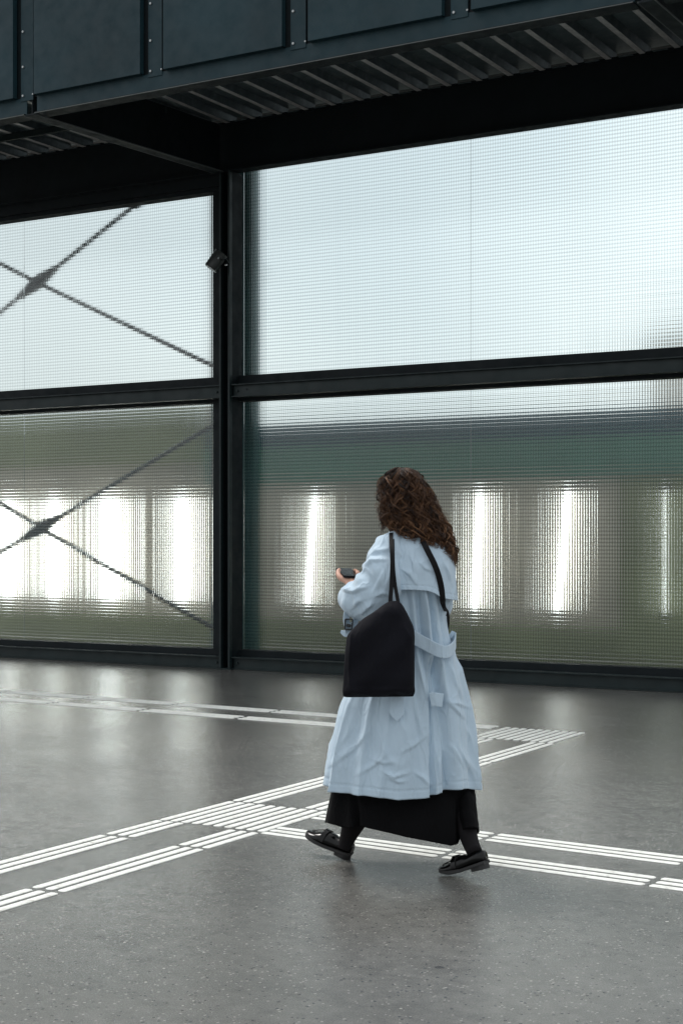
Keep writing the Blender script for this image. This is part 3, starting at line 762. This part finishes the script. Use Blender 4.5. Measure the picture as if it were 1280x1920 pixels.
# ---- belt pieces of the coat: ribbons
def ribbon(keys, name, half, th=.003, n=40, mt=None, parent=walker, up=None, pts_in=False):
    """keys: 3-D centre points; half: half height along 'up' (vector or per-key)"""
    c = smooth_path([tuple(k) for k in keys], n); vs = []
    ups = smooth_path([tuple(x) for x in up], n) if isinstance(up, list) else [up or (0, 0, 1)] * n
    hs = [x[0] for x in smooth_path([(x,) for x in half], n)] if isinstance(half, (list, tuple)) else [half] * n
    for i in range(n):
        p = Vector(c[i]); d = (Vector(c[min(i + 1, n - 1)]) - Vector(c[max(i - 1, 0)])).normalized()
        uv = Vector(ups[i]); uv = (uv - d * uv.dot(d)).normalized(); nn = d.cross(uv).normalized()
        for a, b in ((1, 1), (.9, 1.6), (-.9, 1.6), (-1, 1), (-1, -1), (1, -1)): vs.append(p + uv * hs[i] * a + nn * th * b * .5)
    return mk(name, vs, grid_faces(n, 6, True, True, True), mt or M_coat, parent, False)
oc = on_coat
k = [oc(757, 1183, .014), oc(777, 1196, .014), oc(800, 1209, .018), oc(822, 1220, .030), P(838, 1222, -.13), P(849, 1214, -.07), P(853, 1204, -.02), P(850, 1195, .01), P(842, 1190, .01)]
ribbon(k, 'belt', [.026, .026, .026, .026, .026, .024, .022, .022, .020], .004, 60, up=[(0, 0, 1), (0, 0, 1), (.1, 0, 1), (.1, 0, 1), (0, 0, 1), (0, 0, 1), (0, 0, 1), (0, 0, 1), (0, 0, 1)])
# belt end hanging below the bag
k = [oc(747, 1270, .016), oc(746, 1300, .018), oc(744, 1325, .020), oc(744, 1340, .024), oc(744, 1352, .024)]
ribbon(k, 'belt_end', [.028, .028, .028, .027, .002], .006, 30, up=tuple(RT))
# tab across the vent
k = [oc(806, 1312, .004), oc(812, 1311, .006), oc(820, 1312, .006), oc(829, 1313, .004)]
ribbon(k, 'vent_tab', .028, .005, 16, up=(0, 0, 1))
# cuff strap with its buckle, left of the bag
k = [P(671, 1150, -.05), P(664, 1144, -.08), P(655, 1143, -.09), P(650, 1150, -.09), P(649, 1162, -.09), P(651, 1175, -.09), P(652, 1186, -.09)]
ribbon(k, 'cuff_strap', .014, .004, 40, up=tuple(RT + FW * .5))
k = [P(639, 1184, -.08), P(648, 1188, -.09), P(655, 1183, -.09), P(662, 1172, -.09), P(669, 1160, -.08)]
ribbon(k, 'cuff_strap', [.006, .014, .018, .015, .012], .004, 30, up=(0, 0, 1))
m = MB(); q = [P(647, 1161, -.105), P(661, 1161, -.105), P(659, 1180, -.105), P(646, 1180, -.105)]
for i in range(4): m.bar(q[i], q[(i + 1) % 4], .006, .012, tuple(FW))
m.bar((q[0] + q[1]) / 2 + Vector((0, 0, -.02)), (q[2] + q[3]) / 2 + Vector((0, 0, .01)), .020, .006, tuple(FW))
m.build('buckle', M_buckle, walker, bevel=.002)
# centre-back seam cord
v_, f_ = tube_geo([oc(727 + (y - 1360) * .02, y, .0005) for y in range(1345, 1478, 8)], .0011, 5)

# ---- skirt
SK = [(1380, 660, 862, .03, .11), (1450, 630, 882, .04, .135), (1500, 619, 892, .045, .178), (1545, 612, 896, .05, .205), (1600, 606, 900, .05, .21)]
NS, NR = 320, 70; vs = []
ts = np.linspace(0, 2 * PI, NS, endpoint=False)
hx = [600, 612, 640, 661, 666, 690, 730, 762, 810, 845, 858, 863, 866, 897, 910]
hy = [1541, 1543, 1551, 1553, 1546, 1553, 1562, 1570, 1579, 1586, 1583, 1572, 1562, 1558, 1558]
for j, t in enumerate(ts):
    ye = 1545.
    def sp(y, t):
        kk = itp(SK, np.array([y]))[0]; uc = ((kk[0] + kk[1]) / 2 - 765) / F * R0; A = (kk[1] - kk[0]) / 2 / F * R0
        e = .85; cu = math.copysign(abs(math.cos(t)) ** e, math.cos(t)); sw = math.copysign(abs(math.sin(t)) ** e, math.sin(t))
        uu, ww = uc + A * cu, kk[2] + kk[3] * sw
        pxx = 640 + (U0 + uu) * F / (R0 + ww)
        d = 0
        low = float(smoothstep(1450, 1560, y))
        if math.sin(t) < .3:
            d -= low * .05 * math.exp(-((pxx - 666) / 7) ** 2) + low * .035 * math.exp(-((pxx - 862) / 5) ** 2)
            d += low * .012 * math.sin((pxx - 666) / 14.0) 
        d += .006 * math.sin(11 * t + 1)
        return uu + math.cos(t) * d, H + (CY - y) / F * R0, ww + math.sin(t) * d
    if math.sin(t) < .1:
        for _ in range(4):
            a = sp(ye, t); q = topx(*a); ye += np.interp(q[0], hx, hy) - q[1]
    else: ye = 1548 + 14 * math.sin(t) * math.sin(3 * t)
    vs.append([W3(*sp(1380 + (ye - 1380) * (i / (NR - 1)), t)) for i in range(NR)])
flat = [vs[j][i] for i in range(NR) for j in range(NS)]
cen = sum((vs[j][-1] for j in range(NS)), Vector()) / NS
flat += [cen + (vs[j][-1] - cen) * .985 + Vector((0, 0, .002)) for j in range(NS)]
flat += [cen + (vs[j][-8] - cen) * .96 + Vector((0, 0, .0)) for j in range(NS)]
mk('skirt', flat, grid_faces(NR + 2, NS), M_blk, walker, True)

sleeve([(834, 1440, 872, 1440, .04, .05), (842, 1470, 882, 1470, .035, .055), (853, 1515, 892, 1515, -.02, .085), (862, 1562, 897, 1559, -.06, .10)], 'skirt_panel', amp=.005, mt=M_blk)
# ---- body (one continuous surface): tubes and ellipsoids joined and voxel remeshed
def blob(c, r, ax=None, n=24):
    vs = []; c = Vector(c); ax = ax or (RT, FW, Vector((0, 0, 1)))
    for i in range(1, n):
        ph = PI * i / n
        for j in range(n * 2):
            th = PI * j / n
            vs.append(c + ax[0] * math.sin(ph) * math.cos(th) * r[0] + ax[1] * math.sin(ph) * math.sin(th) * r[1] + ax[2] * math.cos(ph) * r[2])
    return vs, grid_faces(n - 1, n * 2, True, True, True)
HD = (RT * -.80 + FW * .60).normalized()                 # where the face looks
tilt = math.radians(16); UP = Vector((0, 0, 1))
fz = (HD * math.cos(tilt) - UP * math.sin(tilt)).normalized(); hz = (UP * math.cos(tilt) + HD * math.sin(tilt)).normalized(); hx_ = fz.cross(hz).normalized()
HC = P(754, 937, .01)
def hp(a, b, c): return HC + hx_ * a + fz * b + hz * c
bm = MB()
for g_ in (blob(hp(0, -.010, .004), (.064, .082, .076), (hx_, fz, hz)), blob(hp(0, .022, -.035), (.055, .062, .075), (hx_, fz, hz)), blob(hp(0, .060, -.090), (.022, .022, .020), (hx_, fz, hz)),
           blob(hp(0, .093, -.022), (.010, .018, .022), (hx_, fz, hz)), blob(hp(0, .103, -.030), (.013, .010, .009), (hx_, fz, hz)), blob(hp(0, .080, .020), (.045, .010, .010), (hx_, fz, hz)),
           blob(hp(0, .080, -.056), (.022, .012, .006), (hx_, fz, hz)), blob(hp(0, .079, -.067), (.018, .012, .006), (hx_, fz, hz)),
           blob(hp(.036, .058, -.025), (.022, .022, .022), (hx_, fz, hz)), blob(hp(-.036, .058, -.025), (.022, .022, .022), (hx_, fz, hz)),
           blob(hp(.073, -.008, -.012), (.007, .018, .030), (hx_, fz, hz)), blob(hp(-.073, -.008, -.012), (.007, .018, .030), (hx_, fz, hz))): bm.add(*g_)
def limb(keys, n=14):
    ks = smooth_path(keys, n * (len(keys) - 1)); v, f = tube_geo([P(*k[:3]) for k in ks], [k[3] for k in ks], 20); bm.add(v, f)
limb([(756, 965, .01, .052), (760, 990, .01, .050), (766, 1008, .01, .060)])
for g_ in (blob(P(772, 1075, .0), (.125, .095, .19)), blob(P(766, 1180, .02), (.105, .085, .16)), blob(P(765, 1260, .03), (.135, .11, .12)), blob(P(772, 1022, .0), (.125, .06, .05))): bm.add(*g_)
limb([(742, 1270, .06, .090), (725, 1350, .09, .078), (697, 1445, .14, .050), (684, 1480, .155, .044), (668, 1530, .175, .036), (652, 1570, .185, .026), (647, 1586, .19, .023)])
limb([(790, 1270, .00, .090), (812, 1350, .0, .074), (842, 1440, .02, .046), (852, 1475, .01, .040), (869, 1535, -.05, .032), (880, 1575, -.12, .024), (889, 1596, -.185, .023)])
# phone frame of reference (also used for the hand)
PC = P(651, 1074, .07)
pa = (RT * -.24 + FW * .93 + UP * .21).normalized(); pb = (RT * .97 + FW * .24 - UP * .03); pb = (pb - pa * pb.dot(pa)).normalized(); pn = pb.cross(pa).normalized()
if pn.z < 0: pn = -pn
def pp(a, b, n): return PC + pa * a / 1000 + pb * b / 1000 + pn * n / 1000
wrist = pp(-105, 8, -42)
v, f = tube_geo(smooth_path([tuple(P(726, 1030, -.03)), tuple(P(712, 1080, -.08)), tuple(P(702, 1132, -.12)), tuple(P(684, 1120, -.09)), tuple(wrist)], 40), list(np.linspace(.048, .026, 40)), 18); bm.add(v, f)
v, f = tube_geo(smooth_path([tuple(P(826, 1030, .03)), tuple(P(832, 1085, .06)), tuple(P(824, 1140, .12)), tuple(P(790, 1145, .24)), tuple(P(756, 1118, .36))], 40), list(np.linspace(.046, .026, 40)), 18); bm.add(v, f)
# left hand under the phone: palm, four curled fingers, thumb
bm.add(*blob(pp(-28, 2, -20), (.040, .046, .013), (pb, pa, pn))); bm.add(*blob(pp(-66, 2, -28), (.028, .040, .015), (pb, pa, pn)))
v, f = tube_geo([wrist, pp(-80, 4, -34), pp(-55, 2, -26)], [.025, .024, .022], 14); bm.add(v, f)
for i, (aa, ln) in enumerate(((14, 1.0), (-6, 1.08), (-26, 1.0), (-44, .85))):
    path = [pp(aa - 8, 12, -19), pp(aa, 34 * ln + 2, -19), pp(aa + 3, 44 * ln + 2, -6), pp(aa + 3, 41 * ln, 7), pp(aa + 1, 30 * ln, 11)]
    r_ = [.0095, .0092, .0085, .0078, .006]
    v, f = tube_geo(smooth_path([tuple(x) for x in path], 16), list(np.interp(np.linspace(0, 4, 16), range(5), r_)), 12); bm.add(v, f)
path = [pp(-62, -14, -22), pp(-40, -38, -14), pp(-14, -44, -2), pp(6, -38, 8), pp(16, -30, 10)]
v, f = tube_geo(smooth_path([tuple(x) for x in path], 16), list(np.interp(np.linspace(0, 4, 16), range(5), [.014, .013, .0105, .0095, .007])), 12); bm.add(v, f)
# right hand, relaxed in front of the body
RW = P(756, 1118, .36); rd = (RT * -.9 + FW * .35 + UP * .1).normalized(); rs = rd.cross(UP).normalized(); ru = rs.cross(rd).normalized()
bm.add(*blob(RW + rd * .055, (.045, .014, .038), (rd, rs, ru)))
for i in range(4):
    b0 = RW + rd * .085 + ru * (.027 - .018 * i); ln = (.9, 1., .95, .78)[i]
    path = [b0 - rd * .02, b0 + rd * .025 * ln, b0 + rd * .045 * ln + rs * .012, b0 + rd * .050 * ln + rs * .034]
    v, f = tube_geo(smooth_path([tuple(x) for x in path], 12), list(np.linspace(.009, .0065, 12)), 10); bm.add(v, f)
path = [RW + rd * .02 + ru * .02, RW + rd * .05 + ru * .045 + rs * .01, RW + rd * .08 + ru * .05 + rs * .02]
v, f = tube_geo(path, [.013, .011, .008], 10); bm.add(v, f)
tmp = bm.build('body_raw', M_skin)
# make every sub-surface closed before remeshing
rm_ = tmp.modifiers.new('r', 'REMESH'); rm_.mode = 'VOXEL'; rm_.voxel_size = .0042
sm_ = tmp.modifiers.new('s', 'SMOOTH'); sm_.factor = .5; sm_.iterations = 3
dg = bpy.context.evaluated_depsgraph_get(); me = bpy.data.meshes.new_from_object(tmp.evaluated_get(dg), depsgraph=dg)
me.name = 'body'; loc = Vector(tmp.location) - BASE
me.transform(Matrix.Translation(loc)); me.polygons.foreach_set('use_smooth', [True] * len(me.polygons))
bpy.data.objects.remove(tmp)
body = bpy.data.objects.new('body', me); COL.objects.link(body); body.parent = walker
M_eye = mat('eye', (.75, .72, .68), .1); M_iris = mat('iris', (.03, .018, .01), .1); M_brow = mat('brow hair', (.03, .017, .01), .8)
for s in (-1, 1):
    v, f = blob(hp(.031 * s, .0745, .000), (.0115, .0115, .0115), (hx_, fz, hz), 10); e = mk('eye', v, f, M_eye, walker, True)
    v, f = blob(hp(.031 * s, .083, -.002), (.0052, .0042, .0052), (hx_, fz, hz), 8); mk('iris', v, f, M_iris, e, True)
    v, f = tube_geo([hp(.014 * s, .092, .022), hp(.032 * s, .088, .027), hp(.050 * s, .076, .020)], [.003, .0035, .0015], 6); mk('eyebrow', v, f, M_brow, walker, True)

# ---- socks
for keys in ([(697, 1445, .14, .068), (684, 1480, .155, .064), (668, 1530, .175, .056), (652, 1570, .185, .036), (646, 1590, .19, .033)], [(842, 1440, .02, .060), (852, 1475, .01, .056), (869, 1535, -.05, .046), (880, 1575, -.12, .036), (890, 1600, -.195, .032)]):
    ks = smooth_path(keys, 24); v, f = tube_geo([P(*k[:3]) for k in ks], [k[3] for k in ks], 24); mk('sock', v, f, M_sock, walker, True)

# ---- loafers
def loafer(heel, d, pitch, bend=0.0):
    """heel: ground point under the heel; d: horizontal heading; pitch: + toe up"""
    d = Vector(d).normalized(); s = Vector((-d.y, d.x, 0)); up = Vector((0, 0, 1))
    f = d * math.cos(pitch) + up * math.sin(pitch); n = up * math.cos(pitch) - d * math.sin(pitch)
    Ln = .258; f = f * .92
    prof = [(0.0, .020, .036, .074), (.02, .030, .034, .078), (.05, .034, .032, .078), (.085, .035, .028, .070), (.115, .037, .020, .074), (.145, .042, .014, .070), (.18, .046, .012, .056), (.21, .042, .013, .043), (.235, .033, .015, .036), (.252, .020, .018, .032), (.258, .006, .021, .026)]
    root = mk('shoe', *(lambda m_: (m_[0], m_[1]))(build_upper(prof, heel, f, s, n, bend, pitch)), M_shoe, walker, True)
    def tr(x, y, z):
        b = max(0, x - .175) * bend
        return Vector(heel) + f * x + s * y + n * (z + b * .75)
    # sole and heel block
    vs = []; K = 17
    for lay, (g_, z) in enumerate(((.003, .022), (.004, .012), (.003, .008))):
        for i in range(K):
            q = i / (K - 1) * Ln; wv = np.interp(q, [p[0] for p in prof], [p[1] for p in prof]) + g_
            vs.append(tr(q, wv, z + (.012 if q < .1 and lay < 9 else 0) * 0 + (.012 * max(0, 1 - q / .12))))
        for i in range(K - 1, -1, -1):
            q = i / (K - 1) * Ln; wv = np.interp(q, [p[0] for p in prof], [p[1] for p in prof]) + g_
            vs.append(tr(q, -wv, z + (.012 * max(0, 1 - q / .12))))
    mk('sole', vs, grid_faces(3, 2 * K, True, True, True), M_sole, root)
    vs = []
    for z in (.020, 0.0):
        for i in range(10):
            a = PI / 2 + PI * i / 9; vs.append(tr(.030 + .032 * math.cos(a), .033 * math.sin(a), z))
        vs.append(tr(.070, -.032, z)); vs.append(tr(.070, .032, z))
    mk('heel', vs, grid_faces(2, 12, True, True, True), M_sole, root)
    # saddle strap over the instep, apron seam
    path = [tr(.150, .044 * math.cos(a), .030 + .046 * math.sin(a)) for a in np.linspace(0, PI, 15)]
    ribbon([tuple(p) for p in path], 'saddle_strap', .012, .004, 30, M_shoe, root, up=tuple(f))
    path = [tr(.160, .034, .062), tr(.19, .036, .054), tr(.215, .028, .043), tr(.230, .0, .040), tr(.215, -.028, .043), tr(.19, -.036, .054), tr(.160, -.034, .062)]
    v, ff = tube_geo(smooth_path([tuple(p) for p in path], 36), .0022, 6); mk('apron_seam', v, ff, M_shoe, root, True)
def build_upper(prof, heel, f, s, n, bend, pitch):
    vs = []; K = 28; M_ = 40
    pr = smooth_path(prof, M_)
    for k in pr:
        x, wv, z0, z1 = k; z0 -= .007; b = max(0, x - .175) * bend * .75
        for j in range(K):
            t = 2 * PI * j / K; c, q = math.cos(t), math.sin(t)
            e = .75; yy_ = math.copysign(abs(c) ** e, c) * max(wv, .004); zz = (z0 + z1) / 2 + (z1 - z0) / 2 * math.copysign(abs(q) ** .8, q)
            if q > 0: yy_ *= (1 - .25 * q)
            vs.append(Vector(heel) + f * x + s * yy_ + n * (zz + b - .010 * (1 if q < -.5 else 0) * 0))
    return vs, grid_faces(M_, K, True, True, True)
d_ = (RT * -.86 + FW * .51)
loafer(P(654, 1612, .19), d_, math.radians(20))
hr = P(917, 1628, -.14); tgt = P(836, 1640, -.07)
loafer(tuple(P(915, 1628, -.24)), (RT * -.80 + FW * .60), math.radians(-17), .30)

# ---- hair: mass plus curly locks
HK = [(877, 742, 764, .01, .03), (884, 731, 778, .01, .055), (900, 716, 791, .01, .080), (925, 711, 807, .005, .096), (955, 711, 822, -.005, .104), (985, 714, 838, -.015, .105), (1005, 724, 845, -.025, .10),
      (1025, 748, 849, -.03, .09), (1045, 785, 853, -.03, .07), (1062, 825, 853, -.03, .04), (1075, 840, 850, -.03, .015)]
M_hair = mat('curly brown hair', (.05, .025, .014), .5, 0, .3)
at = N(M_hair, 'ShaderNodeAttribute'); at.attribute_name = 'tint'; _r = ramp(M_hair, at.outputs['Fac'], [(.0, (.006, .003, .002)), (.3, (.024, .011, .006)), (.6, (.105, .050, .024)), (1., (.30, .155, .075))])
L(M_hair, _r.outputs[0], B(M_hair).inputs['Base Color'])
def hair_pt(y, ph, rho):
    k = itp(HK, np.array([float(y)]))[0]
    cx = (k[0] + k[1]) / 2; A = (k[1] - k[0]) / 2
    return P(cx + A * rho * math.cos(ph), y, k[2] + k[3] * rho * math.sin(ph))
fphi = math.atan2(.60, -.80)
def fd(ph):
    a = (ph - fphi + PI) % (2 * PI) - PI; return abs(a)
vs = []; fs = []; tint = []
# dark core so that no scalp shows
yc = np.linspace(879, 1060, 60); nc = 72
for y in yc:
    for j in range(nc):
        ph = 2 * PI * j / nc; rho = .80
        if fd(ph) < .75 and y > 905: rho *= .86 - .30 * float(smoothstep(905, 925, y))
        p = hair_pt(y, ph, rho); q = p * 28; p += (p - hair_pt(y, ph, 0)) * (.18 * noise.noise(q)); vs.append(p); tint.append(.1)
fs += grid_faces(60, nc, True, True, True)
rnd = random.Random(3)
def lock(y0, y1, ph, rho, drift, amp, per, r, tn, n=26):
    ctr = []; ph0 = rnd.uniform(0, 2 * PI); sgn = rnd.choice((-1, 1))
    for i in range(n):
        s = i / (n - 1); y = y0 + (y1 - y0) * s
        c = hair_pt(y, ph + drift * s, rho); o = hair_pt(y, ph + drift * s, 0)
        rad = (c - o); rad = rad.normalized() if rad.length > 1e-5 else RT; tan = UP.cross(rad)
        a = ph0 + sgn * 2 * PI * (y - y0) * R0 / F / per
        e = amp * min(1, s * 4 + .2)
        ctr.append(c + rad * math.cos(a) * e + tan * math.sin(a) * e * 1.2 + UP * math.sin(a * 1.3) * e * .3)
    rr_ = [r * (1 - .8 * (i / (n - 1)) ** 2) for i in range(n)]
    v, f = tube_geo(ctr, rr_, 4, .5); b = len(vs); vs.extend(v); fs.extend([tuple(i + b for i in q) for q in f])
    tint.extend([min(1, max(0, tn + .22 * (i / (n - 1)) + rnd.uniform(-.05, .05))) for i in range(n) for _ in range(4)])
def clump(y0, y1, ph, rho, drift, amp, per, tn, cnt, n=22):
    ph0 = rnd.uniform(0, 2 * PI); sgn = rnd.choice((-1, 1)); fr = []
    for i in range(n):
        q = i / (n - 1); y = y0 + (y1 - y0) * q
        c = hair_pt(y, ph + drift * q, rho); o = hair_pt(y, ph + drift * q, 0)
        rad = (c - o); rad = rad.normalized() if rad.length > 1e-5 else RT; tan = UP.cross(rad)
        a = ph0 + sgn * 2 * PI * (y - y0) * R0 / F / per; e = amp * min(1, q * 4 + .2)
        fr.append((c + rad * math.cos(a) * e + tan * math.sin(a) * e * 1.25 + UP * math.sin(a * 1.3) * e * .3, rad, tan))
    for k in range(cnt):
        a0 = rnd.uniform(0, 2 * PI); d0 = rnd.uniform(.001, .0065); r = rnd.uniform(.0005, .0013); tk = tn + rnd.uniform(-.15, .15); tw = rnd.uniform(-1.5, 1.5); spr = rnd.uniform(0, .006)
        cut = rnd.randint(n - 5, n)
        ctr = [p + (rad * math.cos(a0 + tw * i / n) + tan * math.sin(a0 + tw * i / n)) * (d0 + spr * (i / n) ** 3) for i, (p, rad, tan) in enumerate(fr[:cut])]
        m_ = len(ctr); v, f = tube_geo(ctr, [r * (1 - .75 * (i / (m_ - 1)) ** 2) for i in range(m_)], 3); b = len(vs); vs.extend(v); fs.extend([tuple(x + b for x in q) for q in f])
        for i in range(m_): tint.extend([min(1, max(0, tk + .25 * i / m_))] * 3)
for i in range(640):
    ph = rnd.uniform(0, 2 * PI); y0 = rnd.choice((rnd.uniform(876, 884), rnd.uniform(878, 900), rnd.uniform(885, 1010), rnd.uniform(950, 1020)))
    y1 = y0 + rnd.uniform(40, 115)
    yend = 1008 + 30 * math.cos(ph) + 36 * max(0, math.cos(ph)) ** 2 + rnd.uniform(-20, 22)
    if fd(ph) < .75:
        if y0 > 896: continue
        y1 = min(y1, 918)
    y1 = min(y1, yend)
    if y1 - y0 < 14: y0 = y1 - 34
    lowf = float(smoothstep(900, 1010, y0))
    clump(y0, y1, ph, rnd.uniform(.74, 1.02) + .05 * lowf, rnd.uniform(-.3, .3), rnd.uniform(.006, .015), rnd.uniform(.05, .10), rnd.choice((.05, .15, .25, .4, .55)) + .12 * lowf, rnd.randint(7, 12))
for i in range(70):   # loose curls at the ends
    ph = rnd.uniform(-PI, .5); y0 = rnd.uniform(975, 1015) + 12 * math.cos(ph); y1 = y0 + rnd.uniform(28, 50)
    if fd(ph) < .75: continue
    y1 = min(y1, 1022 + 34 * math.cos(ph) + 16 * max(0, math.cos(ph)))
    if y1 - y0 < 14: continue
    clump(y0, y1, ph, rnd.uniform(1.0, 1.14), rnd.uniform(-.2, .2), rnd.uniform(.006, .013), rnd.uniform(.04, .07), rnd.choice((.3, .5, .7)), rnd.randint(3, 5))
for i in range(420):   # loose flyaways
    ph = rnd.uniform(0, 2 * PI)
    if fd(ph) < .6: continue
    y0 = rnd.uniform(880, 1000); y1 = min(y0 + rnd.uniform(20, 60), 1018 + 48 * math.cos(ph))
    if y1 - y0 < 10: continue
    lock(y0, y1, ph, rnd.uniform(1.0, 1.13), rnd.uniform(-.2, .2), rnd.uniform(.004, .014), rnd.uniform(.03, .07), rnd.uniform(.0004, .0009), .5, 18)
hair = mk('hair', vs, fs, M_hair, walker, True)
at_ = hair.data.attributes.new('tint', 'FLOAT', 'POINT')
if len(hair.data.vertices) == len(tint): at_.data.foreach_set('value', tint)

# ---- phone
ph = empty('phone', tuple(pp(0, 0, -5)), 'black smartphone held flat in the walker\'s left hand', 'phone')
m = MB()
def slab(m, hl, hw, n0, n1, r):
    vs = []
    for n_ in (n0, n1):
        for cx_, cy_, a0 in ((hl - r, hw - r, 0), (-hl + r, hw - r, PI / 2), (-hl + r, -hw + r, PI), (hl - r, -hw + r, 1.5 * PI)):
            for k in range(5):
                a = a0 + PI / 2 * k / 4; vs.append(pp(cx_ + math.cos(a) * r, cy_ + math.sin(a) * r, n_))
    m.add(vs, grid_faces(2, 20, True, True, True))
slab(m, 73, 34, -4.5, 4, 8); m.build('case', M_strap, ph, bevel=.001)
m = MB(); slab(m, 70, 31.5, 4.2, 4.7, 7); m.build('screen', M_phone, ph)

# ---- tote bag
tb = empty('tote_bag', tuple(P(712, 1305, -.27)), 'large black canvas tote bag hanging from the walker\'s left shoulder', 'bag')
TB = [(1127, 729, 747, -.245, .010), (1133, 720, 753, -.25, .018), (1146, 702, 761, -.26, .030), (1162, 678, 769, -.265, .040), (1176, 664, 775, -.27, .046), (1190, 652, 777, -.272, .050), (1210, 648, 777, -.275, .054), (1250, 645, 777, -.275, .056), (1285, 643, 777, -.272, .050), (1299, 642, 777, -.27, .036), (1305, 644, 774, -.268, .010)]
vs = []; nr = 90; ncs = 160
for y in np.linspace(1127, 1305, nr):
    kk = itp(TB, np.array([y]))[0]
    for j in range(ncs):
        t = 2 * PI * j / ncs; c, s = math.cos(t), math.sin(t)
        x = (kk[0] + kk[1]) / 2 + (kk[1] - kk[0]) / 2 * math.copysign(abs(c) ** .55, c)
        yy2 = y + (1.5 * math.sin((x - 640) / 22) + 1.5 * math.sin((x - 640) / 9)) * float(smoothstep(1285, 1305, y))
        p = P(x, yy2, kk[2] + kk[3] * math.copysign(abs(s) ** .9, s)); 
        p += FW * math.copysign(1, s) * (wrinkle(p, .9) * .026 + .006 * math.sin((x + y) / 14)) * min(1, abs(s) * 2)
        vs.append(p)
mk('bag_body', vs, grid_faces(nr, ncs, True, True, True), M_bag, tb, True)
k = [P(739, 1000, -.02), P(733, 1000, -.09), P(734, 1025, -.19), P(735, 1055, -.225), P(734, 1090, -.235), P(732, 1118, -.252), P(731, 1134, -.262)]
ribbon([tuple(x) for x in k], 'strap', .0085, .003, 50, M_strap, tb, up=tuple(RT))
k = [P(741, 1001, .0), P(736, 1000, -.07), P(736, 1030, -.18), P(737, 1065, -.215), P(740, 1095, -.228), P(744, 1118, -.245), P(747, 1136, -.262)]
ribbon([tuple(x) for x in k], 'strap', .0075, .003, 50, M_strap, tb, up=tuple(RT))

# ---- crossbody bag (strap over the right shoulder, pouch in front)
xb_ = empty('crossbody_bag', tuple(P(800, 1250, .24)), 'black crossbody strap running down the right side of the coat\'s back', 'bag')
k = [P(790, 1008, -.09)] + [oc(x, y, .034) for x, y in ((796, 1022), (804, 1038), (814, 1058), (822, 1080), (827, 1102), (829, 1122))] + [oc(830, 1132, .016), oc(833, 1141, .008), P(838, 1150, .02), P(838, 1175, .10), P(830, 1200, .17), P(812, 1215, .225)]
ribbon([tuple(x) for x in k], 'strap', [.012] * 8 + [.009, .008, .008, .008, .008, .008], .004, 80, M_strap, xb_, up=tuple(RT + UP * .4))
vs = []
for y, xa, xb2, w_, b_ in ((1212, 772, 826, .235, .008), (1216, 768, 830, .24, .022), (1230, 766, 832, .245, .028), (1262, 768, 832, .25, .028), (1274, 771, 829, .25, .020), (1277, 774, 826, .25, .006)):
    for j in range(40):
        t = 2 * PI * j / 40; c, s = math.cos(t), math.sin(t)
        vs.append(P((xa + xb2) / 2 + (xb2 - xa) / 2 * math.copysign(abs(c) ** .5, c), y, w_ + b_ * math.copysign(abs(s) ** .6, s)))
mk('pouch', vs, grid_faces(6, 40, True, True, True), M_bag, xb_, True)

# drop helper properties
for o in bpy.data.objects:
    if '_w' in o: del o['_w']
